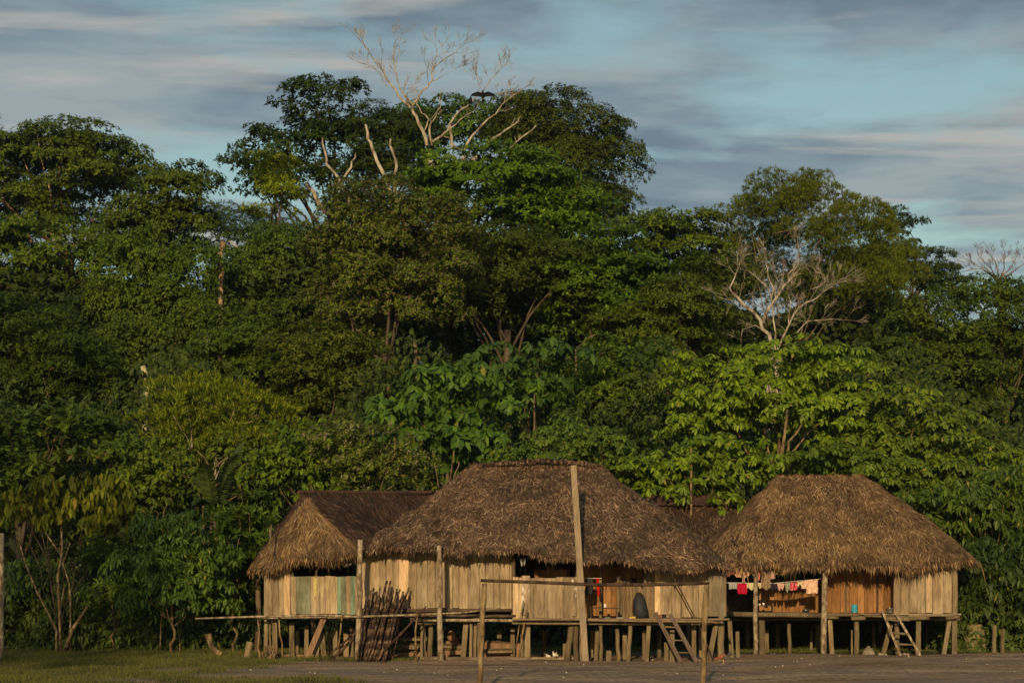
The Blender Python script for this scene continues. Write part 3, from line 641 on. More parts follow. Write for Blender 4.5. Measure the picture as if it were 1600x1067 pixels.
def right_hut():
    root = thing('stilt_hut', 'stilt hut at the right with golden shaggy thatch and laundry in its open side', 'hut', (11, 67, 0))
    rl, rr = P(1218, 744, 69.8), P(1348, 744, 69.8)
    fe = [((1106, 866, 66.6), 0), ((1135, 874, 65.7), 0), ((1190, 882, 65.3), 0.05), ((1250, 882, 65.3), .25), ((1310, 878, 65.3), .55), ((1380, 882, 65.3), .9), ((1440, 882, 65.3), 1), ((1495, 876, 65.5), 1), ((1522, 870, 66.4), 1)]
    ev = [(P(*p), t) for p, t in fe]; xr = ev[-1][0].x; xl = ev[0][0].x
    ev += [(Vector((xr + .1, 69, 3.2)), 1), (Vector((xr - .3, 72.5, 3.2)), 1), (Vector((13, 74, 3.2)), 1), (Vector((10, 74, 3.2)), .4), (Vector((8, 73.8, 3.2)), 0), (Vector((xl, 72.5, 3.2)), 0), (Vector((xl - .2, 69, 3.2)), 0)]
    roof = thatch_roof(root, ring_pts(ev, rl, rr), 'thatch_gold', 85000, 7500, sag=0.10, seed=21, jit=.5, L=(.18, .42), fringe_len=(.16, .4))
    D = 66.2
    plank_wall('wall', (xz(1396, D), D), (xz(1496, D), D), zz(957.5, D), zz(880, D), MAT['wall'], root, w=.27)
    plank_wall('wall', (xz(1290, 67.6), 67.6), (xz(1402, 67.6), 67.6), zz(957, 67.6), zz(880, 67.6), MAT['wall_orange'], root, w=.27)
    plank_wall('wall', (xz(1186, 68.7), 68.7), (xz(1280, 68.7), 68.7), zz(957, 68.7), zz(905, 68.7), MAT['wall_orange'], root, w=.2)
    plank_wall('wall', (xz(1496, D), D + .04), (xz(1496, D), 73), 1.35, 3.1, MAT['wall_grey'], root)
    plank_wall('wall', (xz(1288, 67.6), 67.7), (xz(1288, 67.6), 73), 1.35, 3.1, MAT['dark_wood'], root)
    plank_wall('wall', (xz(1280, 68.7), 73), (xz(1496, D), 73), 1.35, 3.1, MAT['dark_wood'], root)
    mb = MB(); y = 66.0
    while y < 73: mb.box((xz(1316, 67), y, 1.30), (3.75, 0, 0), (0, .085, 0), (0, 0, .025)); y += .187
    mb.build('deck', MAT['deck'], root)
    for x0, y0, x1, y1, dd, r in ((1134, 959, 1286, 961, 65.85, .085), (1286, 963, 1310, 964, 65.8, .07), (1284, 961, 1345, 961, 65.75, .04), (1330, 966, 1352, 965, 65.6, .07), (1350, 962, 1420, 963, 65.8, .035), (1386, 966, 1422, 967, 65.7, .07),
                                   (1420, 962, 1500, 961, 65.9, .035), (1422, 966, 1452, 965, 65.6, .06), (1478, 966, 1499, 963, 65.7, .07), (1134, 967, 1500, 967, 68.5, .06)):
        mb = MB(); mb.tube(wob(P(x0, y0, dd), P(x1, y1, dd), 5, .02), r, n=8, rough=.08); mb.build('floor_beam', MAT['stilt'], root, smooth=True)
    stilt(root, 1181, 888, 1181, 1020, 7.5, 65.7, True, 'pole', 'post'); stilt(root, 1289, 884, 1287, 1020, 9.5, 65.6, True, 'pole', 'post')
    stilt(root, 1491, 884, 1491, 1020, 6.5, 66.1, False, 'stilt', 'post'); stilt(root, 1399, 884, 1400, 962, 6, 66.3, False, 'wall_brown', 'post', False)
    stilt(root, 1322, 880, 1322, 960, 3, 67.5, False, 'stilt', 'post', False); stilt(root, 1371, 880, 1371, 960, 3, 67.5, False, 'dark_wood', 'post', False)
    for s in ((1190, 963, 1191, 1020, 9, 66.4, 0), (1198, 984, 1198, 1020, 6, 68.5, 0), (1233, 974, 1234, 1020, 6, 66.2, 1), (1296, 964, 1300, 1020, 7, 66, 0), (1331, 984, 1331, 1020, 3, 66.9, 0), (1338, 965, 1338, 1020, 8, 65.9, 1), (1392, 974, 1379, 1020, 7, 66.1, 0),
              (1401, 968, 1402, 1020, 8, 66.2, 1), (1435, 965, 1434, 1020, 7.5, 65.9, 0), (1484, 965, 1474, 1020, 6.5, 65.9, 0), (1491, 965, 1491, 1021, 8, 66.0, 0), (1268, 985, 1267, 1015, 4, 70, 0), (1278, 975, 1277, 1015, 9, 71, 0), (1365, 975, 1365, 1015, 5, 71, 0), (1448, 975, 1448, 1015, 4, 71, 0), (1215, 975, 1215, 1015, 6, 72, 0)):
        stilt(root, *s[:6], bool(s[6]))
    # a loose frond hanging from the right eave
    mb = MB(); mb.tube([P(1530, 877, 65.4), P(1536, 893, 65.4), P(1540, 909, 65.4)], [.03, .02, .01], n=5); mb.build('loose_frond', MAT['thatch_gold'], root)
    mb = MB(); mb.tube([P(1328, 882, 65.1), P(1334, 892, 65.1)], [.03, .02], n=5); mb.build('loose_frond', MAT['thatch_gold'], root)
    return root

def rear_hut():
    root = thing('rear_hut', 'hut behind the others, its low roof and rusty ridge showing between them', 'hut', (6, 73, 0))
    rl, rr = P(1005, 776, 74), P(1150, 776, 74)
    xl, xr = xz(960, 71), xz(1200, 71)
    ev = [(Vector((xl, 71.2, 3.6)), 0), (Vector((xl + 2, 71, 3.6)), .3), (Vector((xr - 2, 71, 3.6)), .7), (Vector((xr, 71.2, 3.6)), 1), (Vector((xr, 77, 3.6)), 1), (Vector((xl, 77, 3.6)), 0)]
    roof = thatch_roof(root, ring_pts(ev, rl, rr), 'thatch_brown', 9000, 500, seed=31)
    mb = MB(); nx = 60
    for j, (yy, dz) in enumerate(((73.2, -.33), (74.05, .07), (74.9, -.33))):
        for i in range(nx + 1):
            x = P(1018, 0, 74).x + (P(1152, 0, 74).x - P(1018, 0, 74).x) * i / nx
            mb.v.append((x, yy, rl.z + dz + .02 * math.sin(i * 1.6)))
    for j in range(2):
        for i in range(nx): mb.f.append((j * (nx + 1) + i, j * (nx + 1) + i + 1, (j + 1) * (nx + 1) + i + 1, (j + 1) * (nx + 1) + i))
    o = mb.build('ridge_sheet', MAT['rust'], roof); md = o.modifiers.new('s', 'SOLIDIFY'); md.thickness = .02
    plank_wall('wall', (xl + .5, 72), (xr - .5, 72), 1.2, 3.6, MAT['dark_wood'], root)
    for x in (xl + .6, (xl + xr) / 2, xr - .6):
        mb = MB(); mb.tube([(x, 72, -.1), (x, 72, 1.3)], .08, n=7); mb.build('stilt', MAT['stilt'], root)
        mb = MB(); mb.tube([(x, 76.5, -.1), (x, 76.5, 3.5)], .08, n=7); mb.build('stilt', MAT['stilt'], root)

MAT['paper'] = plain_mat('paper', (0.6, 0.52, 0.42)); MAT['yellow'] = plain_mat('yellow_paint', (0.42, 0.36, 0.12))
MAT['wall_new'] = wood_mat('fresh_board', [(0, (0.50, 0.34, 0.19)), (1, (0.52, 0.36, 0.2))], stain=.25)
MAT['wall_brown'] = wood_mat('brown_plank', [(0, (0.22, 0.13, 0.075)), (1, (0.28, 0.17, 0.1))], stain=.5)
MAT['rust'] = plain_mat('rusty_sheet', (0.075, 0.035, 0.025), .8, .2, .5, 4)
main_hut(); left_hut(); right_hut(); rear_hut()
for o in [o for o in COL.objects if o.parent and o.parent.parent is None and o.parent.get('category') == 'hut']: o.location = o.location - o.parent.location
# ------------------------------------------------------------------ things in the yard
def one(mb, name, mat, label, cat, group=None, smooth=False):
    """a single-mesh thing, its origin moved to its base"""
    lo = [min(v[i] for v in mb.v) for i in range(3)]; hi = [max(v[i] for v in mb.v) for i in range(3)]
    c = Vector(((lo[0] + hi[0]) / 2, (lo[1] + hi[1]) / 2, lo[2]))
    mb.v = [tuple(Vector(v) - c) for v in mb.v]; o = mb.build(name, mat, None, smooth); o.location = c
    return tag(o, label, cat, group)

def yard():
    # tall squared pole in front of the middle hut
    b = P(915, 1033, 57.2); b.z = -.1; t = P(896, 727, 57.3)
    mb = MB(); mb.beam(b, t, .185, .15, taper=.92); one(mb, 'tall_pole', MAT['pole_plain'], 'tall squared timber pole leaning left in front of the middle hut roof', 'pole')
    # bark covered posts
    for x0, y0, x1, w, D, lab in ((563, 843, 559, 9, 58.2, 'round bark covered post standing between the left hut and the middle hut'), (686, 852, 689, 8.5, 57.9, 'round peeling post reaching the eave left of the middle of the board wall')):
        mb = MB(); b = P(x1, 1035, D); b.z = -.08; mb.tube(wob(b, P(x0, y0, D), 7, .025), [w / 2 * D * PX * k for k in (1.15, 1.1, 1.05, 1, .98, .95, .9, .86)], n=10, rough=.08)
        one(mb, 'post', MAT['pole'], lab, 'post', 'bark posts in front of the huts', True)
    mb = MB(); b = P(1, 1000, 58); b.z = -.08; mb.tube(wob(b, P(1, 833, 58), 5, .02), .1, n=9, rough=.08); one(mb, 'post', MAT['pole'], 'grey post at the left edge of the grass, cut by the photo edge', 'post', None, True)
    mb = MB(); mb.tube(wob(P(-30, 985, 58.2), P(23, 985, 58.2), 4, .01), .03, n=7); one(mb, 'rail', MAT['bundle'], 'short low rail running left from the edge post above the grass', 'rail', None, True)
    # long thin rail
    mb = MB(); mb.tube([P(305, 966, 59.3), P(400, 963, 59.2), P(500, 961, 59.1), P(560, 963, 58.0), P(650, 960, 57.9), P(720, 957, 58.0), P(782, 950, 58.1)], [.025, .035, .04, .035, .03, .03, .02], n=7, rough=.08)
    one(mb, 'drying_rail', MAT['pole'], 'long thin horizontal pole running past the left hut to the leaning bark poles', 'pole', None, True)
    mb = MB(); q = [P(652, 958, 57.8), P(649, 985, 57.75), P(650, 1027, 57.7)]; q[-1].z = -.05; mb.tube(q, .028, n=6, rough=.1); mb.tube([P(652, 958, 57.8), P(655, 953, 57.8)], .02, n=5); mb.tube([P(652, 958, 57.8), P(648, 952, 57.8)], .02, n=5)
    one(mb, 'forked_stick', MAT['goal'], 'thin upright forked stick holding up the long rail right of the bark poles', 'stick', None, True)
    # leaning bundle of dark bark poles
    rnd = random.Random(4); n = 40
    for i in range(n):
        t = i / (n - 1); layer = i % 4
        bx = 562 + 44 * t + rnd.uniform(-6, 6); tx = 579 + 58 * t + rnd.uniform(-8, 8); ty = 918 + rnd.uniform(-4, 26) * (1 if layer else .5) + abs(t - .5) * 8
        D0 = 57.6 + layer * .22; b = P(bx, 1036, D0); b.z = -.03; tp = P(tx, ty, D0 + .65)
        r = rnd.uniform(.024, .045)
        if i in (17, 18): tp = P(tx + 3, 907, D0 + .5)
        mb = MB(); mb.tube(wob(b, tp, 6, .028, rnd), [r * k for k in (1.2, 1.1, 1, 1, .95, .9, .8)], n=7, rough=.22)
        one(mb, 'leaning_pole', MAT['bundle'], 'rough dark bark pole in the bundle leaning against the middle hut', 'pole', 'bundle of dark bark poles leaning between the huts', True)
    mb = MB(); mb.tube([P(600, 1016, 57.5), P(625, 991, 57.6)], [.02, .026], n=6); mb.tube([P(622, 994, 57.6), P(628, 988, 57.6)], [.045, .05], n=7); mb.tube([P(628, 988, 57.6), P(666, 947, 57.9)], [.03, .022], n=6)
    one(mb, 'slanting_pole', MAT['goal_bar'], 'thin dark pole with a pale knot slanting up beside the bark pole bundle', 'pole', None, True)
    for a, b, r in (((552, 998), (520, 1037), .05), ((556, 988), (505, 1030), .035)):
        mb = MB(); q = P(*b, 58.9); q.z = max(q.z, .02); mb.tube(wob(P(*a, 58.9), q, 4, .03), r, n=7, rough=.15)
        one(mb, 'fallen_pole', MAT['bundle'], 'thick dark log slanting to the ground left of the bark post' if r > .04 else 'thin dark pole slanting low under the left hut', 'log', None, True)
    # twig heap
    rnd = random.Random(9); mb = MB()
    for i in range(46):
        b = P(rnd.uniform(409, 431), 1036, 59 + rnd.uniform(-.2, .3)); b.z = rnd.uniform(0, .03); mb.tube([b, b + Vector((rnd.uniform(-.15, .15), rnd.uniform(-.1, .1), rnd.uniform(.15, .42)))], .013, n=5)
    one(mb, 'twig_heap', MAT['stems'], 'small heap of cut brown twigs under the left corner of the left hut', 'twigs')
    # logs, boards under and in front of the middle hut
    LG = [((648, 1031), (770, 1031), 58.3, .055, 'stilt', 'mossy log lying along the ground in front of the middle hut, left end'), ((700, 1034), (830, 1032), 57.9, .05, 'deck', 'grey squared log lying in front of the middle hut below its half wall'),
          ((760, 1029), (905, 1029), 58.9, .045, 'wall_grey', 'pale long log lying just behind the grey squared log')]
    for a, b, D, r, mt, lab in LG:
        mb = MB(); p, q = P(*a, D), P(*b, D); p.z = q.z = r * .7; mb.tube(wob(p, q, 5, .03), r, n=8, rough=.12); one(mb, 'log', MAT[mt], lab, 'log')
    rnd = random.Random(12)
    BD = [(618, 668, 996, 'board'), (620, 664, 1010, 'board'), (625, 670, 1019, 'board'), (690, 722, 1008, 'board'), (695, 728, 1018, 'board'), (752, 818, 1005, 'board'), (756, 800, 1016, 'board')]
    labs = ['upper plank lying tilted behind the leaning bark poles', 'second plank down behind the leaning bark poles', 'lowest plank behind the leaning bark poles', 'upper plank behind the peeling post under the middle hut', 'lower plank behind the peeling post under the middle hut',
            'orange toned plank under the middle hut left of the prop sticks', 'brown plank below the orange toned plank under the middle hut']
    for (x0, x1, y, nm), lab in zip(BD, labs):
        D = 60.3 + rnd.uniform(0, .8); mb = MB(); p, q = P(x0, y + rnd.uniform(-2, 2), D), P(x1, y + rnd.uniform(-2, 3), D); mb.beam(p, q, .07 if 'upper' in lab or 'orange' in lab else .12, .3, up=(0, 1, .2)); one(mb, 'plank', MAT['wall_brown'] if 'o' in lab[:2] else MAT['stilt'], lab, 'plank')
    mb = MB(); mb.box(((xz(784, 61), 61, .21)), ((xz(818, 61) - xz(750, 61)) / 2, 0, 0), (0, .2, 0), (0, 0, .21)); one(mb, 'wooden_crate', MAT['wall_brown'], 'low brown plank crate standing under the middle hut behind the left goal post', 'crate')
    for x, w, h, lab in ((655, 22, .42, 'cut timber block under the middle hut near the left stilt pair'), (708, 20, .5, 'squat timber block under the middle hut right of the peeling post')):
        mb = MB(); mb.box((xz(x, 61.4), 61.4, h / 2), (w * 61 * PX / 2, 0, 0), (.02, .2, 0), (0, 0, h / 2)); mb.box((xz(x, 61.4) + .03, 61.3, h + .05), (w * 61 * PX / 3, .02, 0), (0, .12, 0), (0, 0, .05)); one(mb, 'timber_block', MAT['wall_brown'], lab, 'timber block')
    mb = MB(); mb.lathe((xz(706, 60.8), 60.8, .5), [(.02, 0), (.1, .03), (.15, .12), (.14, .22), (.08, .32), (.05, .36)], 12); one(mb, 'clay_jar', MAT['clay'], 'round brown clay jar on the timber block behind the peeling post', 'jar', None, True)
    # goal frame
    D = 40.5; root = thing('goal_frame', 'goal of two crooked poles and a dark crossbar in front of the huts', 'goal', (xz(930, D), D, 0))
    for x0, y0, x1 in ((757, 911, 749, ), (1104, 914, 1098)):
        b = P(x1, 1069, D); b.z = -.05; mb = MB(); mb.tube(wob(b - root.location, P(x0, y0, D) - root.location, 6, .018), [.062, .056, .054, .056, .057, .058, .055], n=9, rough=.07); mb.build('goal_post', MAT['goal'], root, True)
    mb = MB(); mb.tube([P(x, y, D - .03) - root.location for x, y in ((751, 906.5), (840, 909.5), (930, 913), (1020, 913), (1108, 911))], [.032, .034, .036, .035, .03], n=9, rough=.05); mb.build('crossbar', MAT['goal_bar'], root, True)
    # ladders
    def ladder(label, rails, rungs, D0, D1, w, mat):
        root = thing('ladder', label, 'ladder', P(rails[0][2], rails[0][3], D0) * 1, None); loc = root.location.copy(); loc.z = 0; root.location = loc
        R = []
        for x0, y0, x1, y1 in rails:
            b = P(x1, y1, D0); b.z = -.04; t = P(x0, y0, D1); R.append((b, t)); mb = MB(); mb.beam(b - loc, t - loc, w, w * .7); mb.build('rail', MAT[mat], root)
        for k, rr in rungs:
            mb = MB(); a, b = R[0][0].lerp(R[0][1], k), R[1][0].lerp(R[1][1], k); mb.tube([a - loc, b - loc], rr, n=7, rough=.1); mb.build('rung', MAT['stilt' if mat != 'dark_wood' else 'dark_wood'], root, True)
    ladder('dark leaning ladder of two thick rails at the right end of the middle hut deck', ((1024, 957, 1064, 1034), (1047, 959, 1089, 1034)), ((.2, .018), (.45, .02), (.72, .03)), 57.2, 57.9, .12, 'dark_pole')
    ladder('slim wooden ladder with round rungs leaning on the deck of the right hut', ((1378, 953, 1407, 1021), (1399, 957, 1438, 1022)), ((.25, .035), (.5, .045), (.8, .03)), 64.9, 65.5, .075, 'pole')
    # vessels etc
    def vessel(name, x, y, D, prof, mat, label, cat, parts=()):
        c = P(x, y, D); mb = MB(); mb.lathe((0, 0, 0), prof, 18); 
        if not parts:
            o = mb.build(name, MAT[mat], None, True); o.location = c; tag(o, label, cat); return o
        root = thing(name, label, cat, c); mb.build('body', MAT[mat], root, True)
        for nm, fn, mt in parts:
            m2 = MB(); fn(m2); m2.build(nm, MAT[mt], root, True)
        return root
    dz = 1.216
    def at(o, z): o.location.z = z; return o
    at(vessel('sack', 1001, 967, 58.3, [(.16, 0), (.21, .05), (.22, .2), (.215, .38), (.17, .56), (.11, .68), (.06, .74), (.03, .755)], 'black', 'tall rounded black sack standing on the deck of the middle hut', 'sack'), dz)
    sk_ = bpy.data.objects['sack']; sk_.rotation_euler = (0, math.radians(-4), 0); rs_ = random.Random(3)
    for v_ in sk_.data.vertices: v_.co += Vector((rs_.uniform(-.012, .012), rs_.uniform(-.012, .012), rs_.uniform(-.006, .006)))
    at(vessel('cooking_pot', 1037.5, 967, 58.2, [(.06, 0), (.065, .01), (.065, .12), (.07, .125), (.07, .135), (.06, .135)], 'black', 'small black pot on the middle hut deck between the ladder rails', 'pot', [('rim', lambda m: m.tube([Vector((.068 * math.cos(a), .068 * math.sin(a), .13)) for a in [i * math.pi / 6 for i in range(13)]], .007, n=5), 'paper')]), dz)
    at(vessel('cooking_pot', 1030, 967, 58.4, [(.05, 0), (.055, .1), (.05, .11)], 'maroon', 'dark red tin between the black sack and the ladder on the middle hut deck', 'tin'), dz)
    # bench with a cup
    bench = thing('bench', 'low dark wooden bench on the veranda of the middle hut', 'bench', (xz(944, 58.9), 58.9, dz)); 
    mb = MB(); mb.box((0, 0, .30), (.46, .01, -.01), (0, .15, 0), (0, 0, .018)); mb.build('seat', MAT['dark_wood'], bench)
    for sx in (-.4, .38):
        mb = MB(); mb.box((sx, 0, .14), (.02, 0, 0), (0, .12, 0), (0, 0, .14)); mb.build('leg', MAT['dark_wood'], bench)
    vessel('cup', 945.5, 0, 58.85, [(.035, 0), (.04, .01), (.045, .095), (.048, .1), (.04, .1)], 'white', 'white cup standing on the veranda bench of the middle hut', 'cup').location.z = dz + .318
    rnd = random.Random(2)
    mb = MB(); mb.box((xz(988, 58.1), 58.1, dz + .025), (.09, 0, .006), (0, .06, 0), (.0, .01, .022)); one(mb, 'folded_cloth', MAT['yellow_cloth'], 'yellow folded cloth lying on the deck edge beside the black sack', 'cloth')
    mb = MB(); mb.box((xz(949, 58.1), 58.1, dz + .02), (.08, 0, .0), (0, .06, 0), (.0, .01, .018)); one(mb, 'folded_cloth', MAT['green_cloth'], 'dull green folded cloth on the deck edge below the bench', 'cloth')
    mb = MB(); mb.box((xz(968, 58.15), 58.15, dz + .015), (.1, 0, .0), (0, .05, 0), (.0, .01, .013)); one(mb, 'folded_cloth', MAT['grey_cloth'], 'thin grey cloth on the deck between the green and yellow cloths', 'cloth')
    # kettle hanging in the left hut
    c = P(541, 882, 60.0); k = thing('kettle', 'shiny silver kettle hanging in the dark opening of the left hut', 'kettle', c)
    mb = MB(); mb.lathe((0, 0, 0), [(.07, -.07), (.1, -.05), (.11, 0), (.09, .05), (.05, .08), (.015, .1)], 16); mb.build('body', MAT['steel'], k, True)
    mb = MB(); mb.tube([(.09, 0, 0), (.14, 0, .03), (.17, 0, .08)], [.02, .015, .012], n=7); mb.build('spout', MAT['steel'], k, True)
    mb = MB(); mb.tube([(-.07, 0, .05), (-.06, 0, .13), (0, 0, .17), (.06, 0, .13), (.07, 0, .05)], .007, n=6); mb.tube([(0, 0, .17), (0, 0, .3)], .004, n=5); mb.build('handle', MAT['steel'], k, True)
    # bucket and pot on the right hut deck
    b = thing('bucket', 'teal blue plastic bucket standing upside down on the right hut deck', 'bucket', (xz(1335, 66.3), 66.3, 1.345))
    mb = MB(); mb.lathe((0, 0, 0), [(.125, 0), (.125, .02), (.118, .025), (.098, .26), (.09, .275), (.0, .28)], 20); mb.build('body', MAT['teal_plastic'], b, True)
    mb = MB(); mb.tube([(.13 * math.cos(a), -.02 - .13 * abs(math.sin(a)), .03 - .0 * a) for a in [i * math.pi / 8 for i in range(9)]], .006, n=5); mb.build('handle', MAT['steel'], b, True)
    mb = MB(); mb.lathe((xz(1338, 66.1), 66.1, 1.326), [(.04, 0), (.09, .012), (.1, .022)], 16); one(mb, 'dish', MAT['maroon'], 'flat red dish under the edge of the upturned blue bucket', 'dish')
    b = thing('cooking_pot', 'shiny steel cooking pot on the right hut deck at the top of the slim ladder', 'pot', (xz(1390, 65.85), 65.85, 1.33))
    mb = MB(); mb.lathe((0, 0, 0), [(.09, 0), (.1, .015), (.1, .16), (.108, .165), (.108, .175), (.095, .175), (.09, .03)], 20); mb.build('body', MAT['steel'], b, True)
    mb = MB(); mb.tube([(-.1, 0, .13), (-.15, 0, .13), (-.15, 0, .11), (-.1, 0, .11)], .008, n=5); mb.build('handle', MAT['black'], b, True)
    b = thing('cooking_pot', 'low blackened pot with a bright lid on the floor behind the laundry', 'pot', (xz(1259, 67.8), 67.8, 1.33))
    mb = MB(); mb.lathe((0, 0, 0), [(.09, 0), (.115, .03), (.12, .1), (.1, .105)], 18); mb.build('body', MAT['black'], b, True)
    mb = MB(); mb.lathe((0, 0, .105), [(.1, 0), (.08, .02), (.03, .04), (.012, .045), (.012, .07)], 16); mb.build('lid', MAT['steel'], b, True)
    # low table in the laundry room with dishes
    tb = thing('low_table', 'low dark table inside the open side of the right hut', 'table', (xz(1193, 67.6), 67.6, 1.32)); mb = MB(); mb.box((0, 0, .26), (.34, 0, 0), (0, .2, 0), (0, 0, .015)); mb.build('table_top', MAT['dark_wood'], tb)
    for sx in (-.3, .3):
        mb = MB(); mb.box((sx, 0, .12), (.02, 0, 0), (0, .17, 0), (0, 0, .125)); mb.build('leg', MAT['dark_wood'], tb)
    for x, h, lab in ((1187, .05, 'left small cream bowl on the low table behind the laundry'), (1193, .08, 'right taller cream mug on the low table behind the laundry')):
        mb = MB(); mb.lathe((xz(x, 67.55), 67.55, 1.596), [(.03, 0), (.045, h), (.04, h)], 12); one(mb, 'bowl' if h < .06 else 'mug', MAT['white'], lab, 'bowl' if h < .06 else 'mug', None, True)
    # stone under right hut
    mb = MB(); mb.lathe((xz(1357, 66.8), 66.8, -.05), [(.24, 0), (.2, .1), (.11, .2), (.03, .29)], 9); one(mb, 'stone', MAT['stone'], 'pointed pale stone on the ground under the right hut', 'stone')
    rnd = random.Random(77)
    for i in range(14):
        x = rnd.uniform(1372, 1430); r = rnd.uniform(.03, .07); mb = MB(); mb.lathe((xz(x, 65.2), 65.2 + rnd.uniform(-.2, .3), -.03), [(r, 0), (r * 1.05, r * .6), (r * .6, r * 1.1), (r * .1, r * 1.25)], 7)
        one(mb, 'small_stone', MAT['stone'], 'small stone in the row at the foot of the slim ladder', 'stone', 'small stones at the foot of the slim ladder')
    # sloped rocks and low stump far right
    for x, y, w, h, D, lab in ((1523, 1000, 34, 44, 69.5, 'yellowish old stump in the shrubs right of the right hut'),):
        mb = MB(); r = w * D * PX / 2; hh = h * D * PX; mb.lathe((xz(x, D), D, -.05), [(r * 1.1, 0), (r, hh * .4), (r * .9, hh * .8), (r * .7, hh)], 11); one(mb, 'stump', MAT['stump'], lab, 'stump')
    for x, h, lab in ((1553, 42, 'left of the two short posts among the plants at the far right'), (1566, 36, 'right of the two short posts among the plants at the far right')):
        mb = MB(); mb.tube([(xz(x, 68), 68, -.05), (xz(x + 1, 68), 68, h * 68 * PX)], .07, n=8, rough=.1); one(mb, 'short_post', MAT['stilt'], lab, 'post')
    mb = MB(); p = P(384, 1036, 60); mb.tube([(p.x, 60, -.05), (p.x + .12, 60, .5)], [.09, .1], n=8, rough=.1); one(mb, 'tree_stump', MAT['stilt'], 'cut yellow stump on the grass edge left of the left hut', 'stump')
    mb = MB(); mb.tube([P(325, 990, 63), P(332, 1012, 63), P(345, 1023, 63)], [.1, .09, .1], n=8, rough=.1); one(mb, 'cut_snag', MAT['stems'], 'short leaning trunk in the dark gap left of the left hut', 'snag')

def cloth_piece(name, x0, x1, ytl, ytr, yb, D, mat, label, cat, shape='rect', group='laundry hanging in the open side of the right hut', seed=0):
    """a hanging cloth, folded a little, cut to its outline; top edge between (x0,ytl) and (x1,ytr)"""
    rnd = random.Random(seed + int(x0)); nx, nz = 14, 12; mb = MB(); w = x1 - x0
    ph = rnd.uniform(0, 6); idx = {}
    for j in range(nz + 1):
        for i in range(nx + 1):
            s = i / nx; t = j / nz; top = ytl + (ytr - ytl) * s; xx = x0 + w * s
            if shape == 'tee' and t > .38: xx = x0 + w * (.2 + .6 * s)
            if shape == 'taper': xx = x0 + w * (s + (.5 - s) * .45 * t)
            if shape == 'bag': xx = x0 + w * (s + (.5 - s) * (.25 * max(0, t - .75) * 4))
            bot = yb + (2.0 * math.sin(s * 7 + ph) if shape in ('rag', 'taper') else .5 * math.sin(s * 6 + ph))
            if shape == 'shorts' and abs(s - .5) < .12: bot = top + (yb - top) * .55
            yy = top + (bot - top) * t
            p = P(xx, yy, D); p.y += .028 * math.sin(s * 11 + ph + t * 1.5) * (.3 + t) + .02 * t; mb.v.append(tuple(p))
    for j in range(nz):
        for i in range(nx):
            a = j * (nx + 1) + i; mb.f.append((a, a + 1, a + nx + 2, a + nx + 1))
    o = one(mb, name, MAT[mat], label, cat, group, True); md = o.modifiers.new('t', 'SOLIDIFY'); md.thickness = .006
    return o

